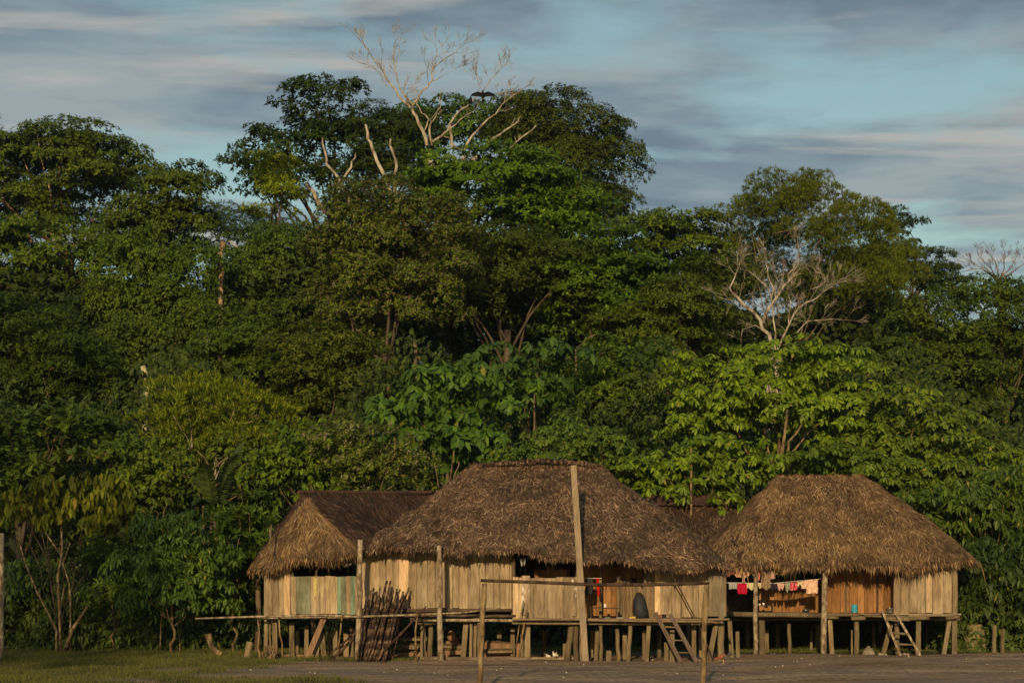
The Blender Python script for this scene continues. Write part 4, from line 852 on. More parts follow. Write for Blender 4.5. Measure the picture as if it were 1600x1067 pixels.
def laundry():
    D1, D2 = 65.95, 66.1
    for a, b, m_, dd, lab in (((1130, 889), (1240, 886), 888.5, D1, 'upper washing line under the thatch of the right hut'), ((1136, 910), (1282, 904), 911, D2, 'lower washing line across the open side of the right hut')):
        mb = MB(); mb.tube([P(*a, dd), P((a[0] + b[0]) / 2, m_, dd), P(*b, dd)], .008, n=5, cap=True); one(mb, 'washing_line', MAT['white'], lab, 'washing line')
    U = [('towel', 1134, 1149, 885, 887, 899, 'rust_cloth', 'dark reddish cloth at the left end of the upper washing line', 'towel', 'rag'), ('blanket', 1148, 1168, 887, 888, 902, 'peach', 'wide peach cloth on the upper washing line', 'cloth', 'bag'),
         ('sock', 1160, 1164, 893, 893, 911, 'pale_pink', 'narrow pale pink sock hanging from the upper washing line', 'sock', 'rect'), ('shirt', 1167, 1178, 890, 890, 898, 'peach', 'small peach shirt on the upper washing line left of the thin post', 'shirt', 'rag'),
         ('shirt', 1178, 1189, 890, 890, 908, 'coral', 'coral top hanging in front of the thin post of the right hut', 'shirt', 'taper'), ('dress', 1189, 1204, 891, 890, 920, 'leopard', 'brown speckled dress on the upper washing line', 'dress', 'rag'),
         ('shorts', 1203, 1211, 889, 889, 904, 'pale_pink', 'pale pink cloth between the speckled dress and the yellow patterned one', 'cloth', 'rect'), ('shorts', 1211, 1224, 889, 887, 898, 'yellow_pattern', 'yellow and black patterned shorts on the upper washing line', 'shorts', 'shorts')]
    for k, u in enumerate(U): cloth_piece(u[0], u[1], u[2], u[3], u[4], u[5], D1, u[6], u[7], u[8], u[9], seed=k)
    Lw = [('cloth', 1139, 1152, 910, 911, 920, 'grey_cloth', 'pale grey cloth at the left end of the lower washing line', 'cloth', 'rect'), ('shirt', 1152, 1168, 911, 911, 928, 'crimson', 'crimson red top on the lower washing line', 'shirt', 'bag'),
          ('shorts', 1167, 1179, 911, 911, 920, 'cream', 'pale yellow frilly cloth right of the crimson top', 'cloth', 'rag'), ('shorts', 1180, 1190, 911, 911, 919, 'cream', 'cream cloth behind the thin post on the lower washing line', 'cloth', 'shorts'),
          ('shorts', 1204, 1214, 910, 911, 921, 'navy', 'dark blue shorts on the lower washing line', 'shorts', 'shorts'), ('shorts', 1214, 1226, 911, 911, 921, 'pale_pink', 'beige pink shorts right of the dark blue shorts', 'shorts', 'taper'),
          ('sock', 1226, 1235, 911, 910, 924, 'sage', 'sage green cloth on the lower washing line', 'cloth', 'taper'), ('shirt', 1234, 1246, 910, 909, 922, 'pink_pattern', 'bright pink patterned top on the lower washing line', 'shirt', 'bag'),
          ('cloth', 1246, 1253, 909, 908, 915, 'cream', 'small cream cloth between the pink top and the large speckled cloth', 'cloth', 'rag'), ('cloth', 1252, 1278, 908, 904, 919, 'speckle', 'large cream red speckled cloth at the right end of the lower washing line', 'cloth', 'rect')]
    for k, u in enumerate(Lw):
        o = cloth_piece(u[0], u[1], u[2], u[3], u[4], u[5], D2, u[6], u[7], u[8], u[9], seed=k + 20)
        if 'large cream' in u[7]:
            pass
    cloth_piece('cloth', 1260, 1278, 917.8, 917, 927, D2 - .02, 'speckle', 'lower fold of the speckled cloth hanging at the right end of the lower washing line', 'cloth')
    for x0, x1, y0, y1, mt, lab in ((1236, 1248, 884, 892, 'grey_cloth', 'pale rag tucked under the thatch above the lower washing line'), (1258, 1264, 883, 890, 'yellow_cloth', 'small yellow rag tucked under the thatch'), (1290, 1294, 886, 896, 'red', 'small red rag behind the top of the thick post'), (1299, 1309, 876, 883, 'coral', 'pink bundle tucked under the thatch right of the thick post')):
        cloth_piece('rag', x0, x1, y0, y0, y1, 65.75, mt, lab, 'rag', 'rag', 'rags tucked under the thatch of the right hut')
    cloth_piece('towel', 915, 926.5, 903, 903, 929, 58.75, 'black', 'black towel hanging on the veranda right of the tall pole', 'towel', 'bag', 'cloths hanging on the middle hut')
    cloth_piece('scarf', 932, 936, 903, 903, 917, 58.75, 'red', 'bright red strip of cloth hanging beside the black towel', 'scarf', 'rect', 'cloths hanging on the middle hut')
    cloth_piece('scarf', 933, 937, 916, 917, 931, 58.73, 'red', 'lower half of the red strip hanging beside the black towel', 'scarf', 'rag', 'cloths hanging on the middle hut')
    cloth_piece('cap', 812, 822, 872, 871, 883, 59.0, 'grey_cloth', 'pale grey cap hanging in the dark opening of the middle hut', 'cap', 'taper', 'cloths hanging on the middle hut')
    cloth_piece('cap', 986, 994, 903, 903, 910, 59.85, 'black', 'small black cap hanging from the cord above the slat door', 'cap', 'taper', 'cloths hanging on the middle hut')
    mb = MB(); mb.tube([P(912, 903, 58.78), P(940, 903, 58.78)], .007, n=5); one(mb, 'washing_line', MAT['white'], 'short cord on the veranda holding the black towel and the red strip', 'washing line')

def skin_creature(name, pts, edges, rads, mat, parent, root_i=0, sub=2):
    me = bpy.data.meshes.new(name); me.from_pydata([tuple(p) for p in pts], edges, []); me.update(); me.materials.append(mat)
    o = bpy.data.objects.new(name, me); link(o, parent)
    sk = o.modifiers.new('skin', 'SKIN'); sk.use_smooth_shade = True
    for i, r in enumerate(rads):
        r = r if isinstance(r, tuple) else (r, r); me.skin_vertices[0].data[i].radius = r
    me.skin_vertices[0].data[root_i].use_root = True
    if sub: ss = o.modifiers.new('sub', 'SUBSURF'); ss.levels = sub; ss.render_levels = sub
    return o

def hen(label, loc, yaw, mats, s=1.0, cock=False, peck=True):
    root = thing('rooster' if cock else 'hen', label, 'rooster' if cock else 'hen', loc); root.rotation_euler = (0, 0, yaw); root.scale = (s, s, s)
    hz_ = .17 if peck else .42; hx = .26 if peck else .2
    skin_creature('body', [(-.12, 0, .27), (0, 0, .22), (.10, 0, .24), (.17, 0, (.24 + hz_) / 2 + .04), (hx, 0, hz_), (hx + .045, 0, hz_ - .015)], [(0, 1), (1, 2), (2, 3), (3, 4), (4, 5)], [(.05, .05), (.09, .1), (.075, .085), .035, .028, .012], mats[0], root, 1)
    for sy in (-1, 1):
        mb = MB(); mb.tube([(.02, .04 * sy, .16), (.0, .045 * sy, .09), (.02, .045 * sy, .01)], [.022, .009, .008], n=6); mb.tube([(.02, .045 * sy, .01), (.06, .05 * sy, .005)], .006, n=5); mb.tube([(.02, .045 * sy, .01), (.05, .03 * sy, .005)], .006, n=5)
        mb.build('leg', mats[2], root)
        rng = np.random.default_rng(3); n = 60; c = np.stack([rng.uniform(-.13, .07, n), np.full(n, .085 * sy), rng.uniform(.19, .29, n)], 1)
        V, Fc = leaf_arrays(c, np.tile([-1., .0, -.25], (n, 1)) + unit(n, rng) * .2, np.tile([0, float(sy), .2], (n, 1)), np.full(n, .09), np.full(n, .03)); np_mesh('wing', V, Fc, mats[1], root)
    rng = np.random.default_rng(5); n = 26; a = rng.uniform(.2, 1.3, n); c = np.tile([-.13, 0, .28], (n, 1)) + unit(n, rng) * .02
    V, Fc = leaf_arrays(c, np.stack([-np.cos(a), rng.uniform(-.15, .15, n), np.sin(a)], 1), np.tile([0, 1., 0], (n, 1)) + unit(n, rng) * .3, rng.uniform(.12, .24 if cock else .15, n), np.full(n, .035), .1, .35); np_mesh('tail', V, Fc, mats[1], root)
    mb = MB(); mb.box((hx, 0, hz_ + .035), (.025, 0, 0), (0, .004, 0), (0, 0, .014)); mb.box((hx + .03, 0, hz_ - .035), (.008, 0, 0), (0, .004, 0), (0, 0, .012)); mb.build('comb', MAT['red'], root)

def vulture(label, loc, yaw, spread):
    root = thing('vulture', label, 'bird', loc); root.rotation_euler = (0, 0, yaw); root.scale = (.8, .8, .8)
    skin_creature('body', [(-.0, .1, -.02), (0, .02, .12), (0, -.03, .30), (0, -.06, .42), (0, -.08, .50), (0, -.13, .49)], [(0, 1), (1, 2), (2, 3), (3, 4), (4, 5)], [(.05, .03), (.12, .13), (.13, .12), .06, .045, .015], MAT['bird'], root, 1)
    rng = np.random.default_rng(8)
    for sy in (-1, 1):
        if spread:
            n = 220; s = rng.uniform(.0, .9, n); c = np.stack([sy * (.08 + s * .62), .03 + .0 * s, .34 + .07 * np.sin(s * 2.2) - .09 * s ** 2], 1)
            d = np.stack([sy * (.1 + s ** 3 * 1.0), np.full(n, .1), -np.ones(n) + s ** 4 * .4], 1) + unit(n, rng) * .08; L = .24 + .0 * s + rng.uniform(-.03, .03, n)
            V, Fc = leaf_arrays(c, d, np.tile([0, -1., .1], (n, 1)) + unit(n, rng) * .2, L, np.full(n, .09), .05)
            o = np_mesh('wing', V, Fc, MAT['bird'], root)
            mb = MB(); mb.tube([(.08 * sy, .02, .32), (.35 * sy, .02, .42), (.72 * sy, .03, .30)], [.05, .04, .02], n=7); mb.build('wing_arm', MAT['bird'], o, True)
        else:
            n = 50; t = rng.uniform(0, 1, n); c = np.stack([sy * (.10 + .03 * np.sin(t * 3)), .0 * t, .38 - t * .22], 1)
            V, Fc = leaf_arrays(c, np.tile([0, .25, -1.], (n, 1)) + unit(n, rng) * .12, np.tile([float(sy), -.6, 0], (n, 1)) + unit(n, rng) * .2, np.full(n, .2), np.full(n, .07), .05); np_mesh('wing', V, Fc, MAT['bird'], root)
        mb = MB(); mb.tube([(.04 * sy, 0, .08), (.04 * sy, .0, -.06)], .014, n=6); mb.build('leg', MAT['grey_cloth'], root)
    n = 20; V, Fc = leaf_arrays(np.tile([0, .1, .0], (n, 1)) + unit(n, rng) * .05, np.tile([0, .3, -1.], (n, 1)) + unit(n, rng) * .12, np.tile([0, -1., 0], (n, 1)), np.full(n, .2), np.full(n, .06)); np_mesh('tail', V, Fc, MAT['bird'], root)
    return root

def litter():
    rnd = random.Random(31)
    spots = [(700, 1056), (752, 1045), (776, 1048), (783, 1046), (678, 1053), (853, 1036), (880, 1060), (885, 1052), (1120, 1045), (1126, 1040), (1156, 1033), (1130, 1056), (1240, 1034), (1246, 1034), (1252, 1030), (1212, 1043), (1223, 1041), (1265, 1040),
             (1312, 1026), (1386, 1024), (1420, 1027), (1507, 1022), (1510, 1030), (1537, 1026), (1558, 1021), (1543, 1039), (1585, 1051), (912, 1040), (1040, 1054), (1058, 1054), (620, 1047), (1205, 1022), (1210, 1022), (484, 1052), (492, 1053), (600, 1052), (392, 1048), (1020, 1032), (1093, 1033)]
    for i, (x, y) in enumerate(spots):
        D = EYE * F / (y - HZ); s = rnd.uniform(.012, .032); a = rnd.uniform(0, 3); mb = MB(); c = Vector((0, 0, 0)); n = 5
        vs = [(s * rnd.uniform(.6, 1.3) * math.cos(a + k * 6.28 / n), s * rnd.uniform(.6, 1.3) * math.sin(a + k * 6.28 / n), rnd.uniform(0, .03)) for k in range(n)]
        top = [(v[0] * .7, v[1] * .7, v[2] + .014) for v in vs]; mb.add(vs + top, [tuple(range(n))[::-1], tuple(range(n, 2 * n))] + [(k, (k + 1) % n, n + (k + 1) % n, n + k) for k in range(n)])
        o = mb.build('litter_scrap', MAT['scrap']); o.location = (xz(x, D), D, .01)
        tag(o, 'tiny pale scrap lying on the bare earth in front of the huts', 'litter', 'pale scraps scattered on the bare earth')

MAT['clay'] = plain_mat('clay', (.25, .13, .07)); MAT['black'] = plain_mat('black_plastic', (.022, .022, .024), .6, 0, .3, 6); MAT['maroon'] = plain_mat('maroon_paint', (.30, .03, .03), .5)
MAT['white'] = plain_mat('white_enamel', (.75, .68, .58), .5, 0, .08); MAT['steel'] = plain_mat('steel', (.62, .6, .56), .25, .9, .1); MAT['teal_plastic'] = plain_mat('teal_plastic', (.03, .25, .32), .45, 0, .15)
MAT['yellow_cloth'] = cloth_mat('yellow_cloth', (.6, .45, .08)); MAT['green_cloth'] = cloth_mat('green_cloth', (.12, .2, .13)); MAT['grey_cloth'] = cloth_mat('grey_cloth', (.36, .37, .36))
MAT['stone'] = plain_mat('stone', (.22, .18, .13), .9, 0, .4, 6); MAT['stump'] = plain_mat('stump', (.15, .125, .055), .9, 0, .5, 7); MAT['dark_pole'] = wood_mat('dark_ladder_rail', [(0, (.09, .065, .045)), (1, (.14, .10, .075))], stain=.3)
for n_, c_ in (('peach', (.72, .40, .24)), ('coral', (.68, .26, .18)), ('rust_cloth', (.20, .09, .07)), ('pale_pink', (.66, .42, .34)), ('crimson', (.50, .012, .045)), ('cream', (.72, .62, .38)), ('navy', (.035, .03, .05)), ('sage', (.34, .36, .28)), ('red', (.62, .02, .015))):
    MAT[n_] = cloth_mat(n_ + '_cloth', c_)
MAT['leopard'] = cloth_mat('speckled_brown', (.30, .21, .13), (.06, .04, .03), 30); MAT['yellow_pattern'] = cloth_mat('yellow_black', (.62, .52, .10), (.04, .03, .02), 18)
MAT['pink_pattern'] = cloth_mat('pink_pattern', (.60, .06, .10), (.75, .40, .38), 16); MAT['speckle'] = cloth_mat('cream_speckled', (.78, .55, .40), (.40, .10, .08), 26)
MAT['bird'] = plain_mat('black_feathers', (.006, .006, .006), .95, 0, .3, 20); MAT['rooster_body'] = plain_mat('russet_feathers', (.26, .075, .025), .85, 0, .4, 25); MAT['rooster_dark'] = plain_mat('dark_feathers', (.03, .02, .02), .5)
MAT['hen_white'] = plain_mat('white_feathers', (.72, .64, .52), .8, 0, .1); MAT['hen_leg'] = plain_mat('bird_leg', (.45, .3, .12), .7)
MAT['scrap'] = plain_mat('scrap', (.42, .36, .27), .9)
yard(); laundry(); litter()
g = lambda x, y: (xz(x, EYE * F / (y - HZ)), EYE * F / (y - HZ), 0)
hen('russet rooster with a dark tail pecking by the right corner of the middle hut', g(1131, 1037), math.radians(165), (MAT['rooster_body'], MAT['rooster_dark'], MAT['hen_leg']), .8, True)
hen('larger white hen standing under the middle hut left of the forked stilt', (xz(867, 58.6), 58.6, 0), math.radians(240), (MAT['hen_white'], MAT['hen_white'], MAT['hen_leg']), .58, False, False)
hen('smaller white hen pecking under the middle hut left of the larger one', (xz(857, 58.8), 58.8, 0), math.radians(300), (MAT['hen_white'], MAT['hen_white'], MAT['hen_leg']), .42, False, True)
# ------------------------------------------------------------------ trees
GREEN = (.074, .108, .010); LIGHT = (.085, .118, .020); DARK = (.026, .040, .015); OLIVE = (.074, .098, .010); BRIGHT = (.115, .150, .018); DEEP = (.034, .056, .018)
T = [
 # name, label, D, lobes (px, py, rx, ry[, depth shift]), style, colour, options
 ('broad_tree', 'large flat topped green tree at the top left corner of the forest', 124, [(60, 262, 120, 62), (150, 268, 80, 55), (20, 330, 90, 60), (-60, 270, 90, 80), (95, 325, 60, 40, 4), (190, 305, 46, 46, 4)], 'broad', GREEN, dict(skirt=0, trunk=120, fork=390, r0=.42, nlimb=10, bark='bark_red', cover=6, clump=1.3, sparse=1.3)),
 ('rainforest_tree', 'green tree with open sprays right of the flat topped tree at the upper left', 118, [(262, 315, 58, 52), (292, 290, 30, 28), (225, 370, 60, 50), (300, 350, 40, 40), (180, 360, 40, 40, 3)], 'broad', GREEN, dict(cover=5.5, sparse=1.3)),
 ('rainforest_tree', 'distant dark rounded tree low on the skyline left of the great airy tree', 175, [(370, 385, 75, 62), (430, 400, 50, 60)], 'fine', (0.059, 0.096, 0.015), dict(cover=3.5, scale=1.5)),
 ('airy_tree', 'great dark airy tree standing highest left of the bare dead tree', 116, [(500, 165, 58, 46), (455, 235, 70, 50), (395, 272, 42, 38), (530, 235, 60, 52), (445, 300, 55, 45)], 'broad', (0.032, 0.056, 0.008), dict(skirt=0, cover=4.2, trunk=575, fork=330, r0=.32, nlimb=14, clump=1.0, sparse=1.25, limb_px=[([(500, 320, -3.8), (490, 300, -3.8), (478, 285, -4)], .2, .14), ([(548, 312, -3.8), (533, 285, -3.8), (512, 258, -4), (505, 225, -2), (500, 190, 0)], .18, .05), ([(533, 285, -3.8), (548, 262, -4), (556, 240, -3)], .12, .05)])),
 ('vine_tree', 'slim yellow green leafy tree in front of the dark airy tree', 109, [(432, 275, 26, 34), (428, 330, 34, 45)], 'spray', (0.174, 0.223, 0.010), dict(skirt=0, cover=3, scale=.9)),
 ('rainforest_tree', 'dark tree with pale forked trunks directly left of the dead tree', 113, [(585, 225, 52, 46, 2), (640, 215, 34, 36, 3), (545, 300, 50, 44, 2), (630, 285, 40, 50, 3)], 'fine', (0.046, 0.070, 0.009), dict(cover=5, sparse=1.2, trunk=610, fork=320, r0=.3, limb_px=[([(615, 320, -3.8), (600, 275, -3.8), (585, 240, -3.8), (575, 215, -4), (572, 195, -4)], .2, .08), ([(616, 300, -3.8), (619, 260, -3.8), (612, 235, -3.8), (608, 215, -4)], .15, .07)])),
 ('rainforest_tree', 'bright green tree right behind the branches of the dead tree', 132, [(690, 195, 60, 46), (750, 205, 55, 42), (650, 200, 40, 40), (790, 220, 50, 45)], 'broad', (0.067, 0.126, 0.010), dict(cover=3.6, clump=1.1)),
 ('round_tree', 'big dark round crowned tree at the right shoulder of the skyline', 128, [(865, 195, 72, 52), (920, 225, 62, 52), (945, 282, 58, 48), (860, 270, 80, 60), (900, 330, 80, 45), (820, 215, 50, 50)], 'fine', (0.059, 0.081, 0.007), dict(cover=4.2, clump=1.25, scale=1.15)),
 ('layered_tree', 'bright green tree with layered pads of leaves below the dead tree', 106, [(715, 268, 62, 34), (790, 275, 75, 40), (850, 300, 72, 36), (760, 320, 90, 40), (880, 330, 56, 30), (820, 350, 90, 40), (690, 310, 50, 50)], 'broad', (0.082, 0.146, 0.008), dict(cover=4.4, clump=1.15, r0=.4)),
 ('flowering_tree', 'rounded tree with brownish blossom in the middle of the forest', 95, [(600, 350, 90, 62), (660, 400, 90, 80), (560, 420, 80, 90), (630, 480, 90, 60)], 'fine_flower', (0.092, 0.129, 0.013), dict(cover=4.2, r0=.35)),
 ('rainforest_tree', 'dark green tree between the layered tree and the blossoming tree', 101, [(780, 420, 90, 60), (720, 470, 70, 60), (850, 420, 70, 50)], 'fine', (0.059, 0.085, 0.008), dict(cover=4)),
 ('rainforest_tree', 'tall mid green tree right of the layered tree, its top against the sky', 112, [(1065, 362, 48, 36), (1080, 410, 58, 50), (1000, 375, 58, 42), (1030, 440, 80, 50)], 'broad', (0.082, 0.123, 0.009), dict(cover=4.2)),
 ('layered_tree', 'tree with drooping leaf layers below the dark round crowned tree', 102, [(940, 400, 76, 44), (890, 450, 70, 46), (980, 450, 66, 46), (930, 505, 80, 45)], 'broad', (0.071, 0.125, 0.009), dict(cover=4.4, clump=.95)),
 ('rainforest_tree', 'dull green tree left of the airy pale branched tree', 100, [(1060, 500, 76, 60), (1110, 450, 50, 60), (990, 540, 60, 50)], 'fine', GREEN, dict(cover=4.2)),
 ('feathery_tree', 'airy tree with pale spreading branches on the right of the skyline', 108, [(1215, 315, 52, 40), (1275, 345, 62, 52), (1335, 385, 58, 60), (1360, 450, 52, 50), (1170, 360, 44, 42, 3), (1250, 400, 70, 40, 5), (1310, 450, 70, 50, 4), (1150, 420, 40, 50, 5), (1200, 455, 60, 45, 8), (1280, 480, 70, 45, 8), (1370, 500, 60, 50, 8), (1130, 480, 50, 50, 8), (1390, 430, 36, 45, 6)], 'feather', (0.098, 0.126, 0.009), dict(skirt=0, cover=3.6, trunk=1212, fork=505, bark='bark_brown', r0=.12, nlimb=14, twigs=20, clump=1.1, sparse=1.2)),
 ('spray_tree', 'dark tree with long horizontal sprays sticking out right of the airy tree', 122, [(1385, 362, 36, 18), (1412, 345, 26, 8), (1400, 335, 16, 7), (1400, 400, 46, 26), (1455, 398, 34, 9), (1470, 425, 30, 10), (1440, 435, 46, 26), (1390, 440, 50, 34), (1480, 450, 40, 24)], 'spray', (0.045, 0.070, 0.009), dict(skirt=0, cover=5, scale=.95, clump=.6, nlimb=16)),
 ('rainforest_tree', 'green tree under the bare twiggy crown at the right edge', 104, [(1530, 485, 58, 48), (1600, 500, 60, 60), (1560, 560, 80, 60)], 'fine', (0.067, 0.103, 0.010), dict(cover=4.2)),
 ('rainforest_tree', 'dark green tree between the spray tree and the right edge', 98, [(1450, 520, 66, 60), (1420, 590, 70, 60), (1500, 600, 80, 60)], 'broad', (0.059, 0.091, 0.009), dict(cover=4.2)),
 ('umbrella_leaf_tree', 'wide bright yellow green tree with drooping leaves behind the right hut', 79, [(1120, 600, 78, 50), (1225, 568, 80, 44), (1320, 590, 66, 46), (1180, 640, 110, 48), (1290, 645, 90, 48), (1090, 660, 60, 42)], 'umbrella', (0.121, 0.190, 0.007), dict(cover=4.4, nlimb=5, bark='stems', r0=.16, clump=.9)),
 ('umbrella_leaf_tree', 'green layered tree stepping down to the right of the wide bright tree', 77, [(1420, 640, 70, 34), (1480, 680, 76, 36), (1400, 710, 90, 44), (1540, 730, 76, 40), (1490, 760, 90, 44)], 'umbrella', (0.092, 0.141, 0.008), dict(cover=4.4, clump=.8, bark='stems', r0=.18)),
 ('umbrella_leaf_tree', 'bright leafy bush rising just above the middle hut roof right of the tall pole', 74, [(1040, 730, 56, 34), (1110, 720, 62, 44), (1000, 745, 50, 28), (1170, 735, 50, 36), (1070, 780, 80, 50)], 'umbrella', (0.106, 0.169, 0.007), dict(cover=4.2, clump=.7, bark='stems', r0=.12)),
 ('palmate_tree', 'dark green tree with big hand shaped leaves above the left end of the middle roof', 80, [(690, 610, 62, 44), (760, 635, 60, 48), (640, 650, 56, 44), (700, 690, 70, 40), (745, 700, 60, 36)], 'palmate', (0.059, 0.118, 0.010), dict(cover=3.6, nlimb=4, bark='bark_brown', r0=.12)),
 ('palmate_tree', 'smaller big leaved tree behind the right part of the middle hut roof', 84, [(790, 570, 60, 34), (870, 560, 50, 36), (830, 610, 66, 36)], 'palmate', (0.046, 0.091, 0.010), dict(cover=3.2, nlimb=4, bark='bark_brown', r0=.1)),
 ('rainforest_tree', 'green tree above the tall pole between the big leaved trees and the bright tree', 88, [(920, 590, 76, 50), (1000, 600, 60, 66), (960, 650, 80, 50)], 'fine', (0.071, 0.118, 0.009), dict(cover=4)),
 ('leafy_bush', 'broad green bush just above the ridge of the middle hut', 75, [(880, 690, 62, 36), (940, 705, 50, 34), (850, 730, 80, 40), (960, 760, 60, 50)], 'umbrella', (0.078, 0.126, 0.009), dict(cover=3.8, clump=.7, scale=.75, bark='stems', r0=.1)),
 ('rainforest_tree', 'olive green tree left of the big leaved tree in the forest centre', 91, [(500, 560, 66, 46), (560, 590, 50, 60), (490, 610, 60, 46)], 'fine', OLIVE, dict(cover=4.2)),
 ('pale_bush', 'bush with pale seed heads behind the left end of the middle roof', 72.5, [(590, 705, 58, 38), (640, 745, 46, 30), (560, 750, 60, 40), (520, 690, 40, 36)], 'fine_white', (0.098, 0.137, 0.013), dict(cover=4.2, nlimb=4, bark='stems', r0=.1)),
 ('leafy_bush', 'green bush behind the roof of the left hut', 74, [(480, 720, 60, 50), (440, 770, 56, 46), (520, 760, 50, 44)], 'vine', (0.078, 0.126, 0.009), dict(cover=4, bark='stems', r0=.1)),
 ('rainforest_tree', 'dense tree below the flat topped tree at the upper left edge', 108, [(60, 400, 90, 60), (0, 450, 80, 80), (140, 430, 80, 56), (-80, 420, 80, 80)], 'broad', (0.080, 0.125, 0.009), dict(cover=4.2)),
 ('rainforest_tree', 'dense green tree with hanging vines left of the broken red trunk', 103, [(220, 430, 76, 50), (290, 440, 66, 50), (250, 500, 90, 56)], 'vine', (0.071, 0.113, 0.009), dict(cover=4.2)),
 ('rainforest_tree', 'leafy tree right of the broken red trunk below the great airy tree', 106, [(400, 460, 66, 60), (450, 420, 50, 70), (440, 510, 60, 60)], 'vine', (0.062, 0.101, 0.010), dict(cover=4.2)),
 ('rainforest_tree', 'vine covered tree on the left edge at half height, shade put into its leaf colour', 93, [(40, 540, 90, 66), (110, 580, 70, 60), (30, 620, 90, 66), (-70, 560, 80, 100)], 'fine', (0.045, 0.072, 0.007), dict(cover=4.4)),  # leaf colour darkened here to stand in for cast shade
 ('rainforest_tree', 'shaded tree around the pale vine wrapped trunk on the left', 96, [(190, 570, 66, 60), (260, 560, 60, 50), (160, 640, 70, 60), (320, 540, 70, 56)], 'vine', (0.059, 0.093, 0.009), dict(cover=4.2)),
 ('rainforest_tree', 'mid green tree right of the pale vine wrapped trunk', 94, [(380, 560, 66, 50), (420, 600, 60, 50), (340, 590, 60, 40)], 'fine', (0.067, 0.108, 0.009), dict(cover=4.2)),
 ('leafy_bush', 'light yellow green fine leaved bush on the left at two thirds down', 82, [(320, 650, 90, 44), (400, 670, 66, 40), (270, 700, 60, 40), (370, 720, 76, 40)], 'feather', (0.133, 0.169, 0.009), dict(cover=3.4, bark='bark_pale', r0=.13, nlimb=12, twigs=6)),
 ('rainforest_tree', 'dark green tree behind the yellow leaved thin tree at the left', 80, [(60, 690, 90, 50), (150, 700, 80, 46), (0, 740, 80, 60), (-70, 700, 60, 80)], 'broad', (0.053, 0.085, 0.009), dict(cover=4.2, clump=.8)),
 ('leafy_bush', 'small leafy tree between the yellow leaved tree and the fan palm', 76, [(220, 740, 60, 40), (260, 780, 56, 44), (200, 800, 60, 44), (400, 740, 50, 40)], 'vine', (0.075, 0.113, 0.009), dict(cover=4, bark='stems', r0=.1)),
 ('yellowing_tree', 'thin stemmed tree with large hanging yellow green leaves at the lower left', 68, [(90, 778, 62, 32), (150, 770, 50, 34), (30, 800, 44, 32), (180, 805, 38, 30), (120, 815, 60, 26), (-20, 790, 40, 30)], 'yellow', (0.109, 0.124, 0.008), dict(skirt=0, cover=3.6, trunk=95, fork=985, r0=.035, bark='bark_dark', nlimb=9, clump=.7, sparse=.8)),
 ('dense_shrub', 'dense dark green shrub with long leaves left of the left hut', 65.5, [(270, 860, 66, 54), (320, 890, 50, 50), (230, 900, 50, 54), (290, 940, 70, 40)], 'hang', (0.067, 0.118, 0.010), dict(cover=4, r0=.06, bark='stems', clump=.8, scale=.75)),
 ('dense_shrub', 'lighter shrub touching the thatch of the left hut', 67, [(370, 830, 44, 36), (390, 800, 34, 28), (350, 870, 44, 40)], 'spray', (0.076, 0.123, 0.010), dict(cover=3.8, r0=.06, bark='stems', clump=.6, scale=.8)),
 ('dense_shrub', 'low light green shrub behind the stems of the yellow leaved tree at the left edge', 69.5, [(60, 930, 60, 50), (0, 950, 50, 50), (120, 960, 50, 40)], 'hang', (.060, .100, .012), dict(cover=3.4, r0=.04, nlimb=4, bark='stems', clump=.8, scale=.8)),
 ('dense_shrub', 'leafy green shrub between the yellow leaved tree and the dense shrub', 68, [(170, 900, 50, 50), (190, 960, 50, 44)], 'spray', (.068, .105, .012), dict(cover=3.4, r0=.04, nlimb=4, bark='stems', clump=.7, scale=.8)),
 ('dark_shrub', 'dark shrub filling the gap beside the left hut down to the grass', 69, [(380, 920, 50, 60), (400, 980, 40, 40), (340, 985, 50, 36)], 'hang', (0.032, 0.059, 0.008), dict(cover=4, r0=.05, bark='stems', scale=.75)),
 ('hanging_leaf_tree', 'tree with long drooping leaves rising right above the right hut eave', 71.5, [(1470, 800, 60, 40), (1530, 800, 60, 50), (1580, 770, 50, 40), (1560, 850, 60, 50), (1620, 820, 50, 80)], 'hang', (0.055, 0.094, 0.007), dict(cover=3.8, r0=.1, bark='stems', clump=.8)),
 ('hanging_leaf_tree', 'darker drooping leaved shrub at the lower right edge', 69.5, [(1530, 910, 46, 50), (1580, 900, 50, 60), (1560, 950, 60, 36), (1630, 930, 40, 70)], 'hang', (0.038, 0.065, 0.007), dict(cover=3.6, r0=.07, bark='stems', clump=.8)),
 ('leafy_bush', 'green bush peeping over the right slope of the right hut roof', 75, [(1400, 770, 50, 36), (1440, 740, 50, 36), (1360, 740, 60, 36), (1280, 730, 70, 34)], 'umbrella', (0.076, 0.123, 0.008), dict(cover=3.8, r0=.1, bark='stems', clump=.7, scale=.85)),
]
# two unseen trees added behind the camera to cast shade over the lower left
for xc, yc, zt, sd, lab in ((-25.5, -22, 21, 61, 'unseen tree added behind the viewpoint to shade the lower left, nearer the middle'), (-37, -18, 22, 62, 'unseen tree added behind the viewpoint to shade the lower left, farther left')):
    rng_ = np.random.default_rng(sd); r_ = thing('added_shade_tree', lab, 'tree', (xc, yc, 0)); V_, F_, c_ = crown(rng_, [((0, 0, zt), (6.3, 6, 5.2)), ((-.5, 0, zt - 6), (5.6, 5, 5))], 'broad', 2.2, 1.4, .8, 1.6)
    o_ = np_mesh('crown', V_, F_, MAT['leaf'], r_); o_.color = (.05, .07, .015, 1); m_ = MB(); limbs(m_, rng_, (0, 0, -.1), (0, 0, zt - 5), [Vector(c_[i]) for i in range(0, len(c_), max(1, len(c_) // 8))], .3); m_.build('trunk', MAT['bark_dark'], r_, True)
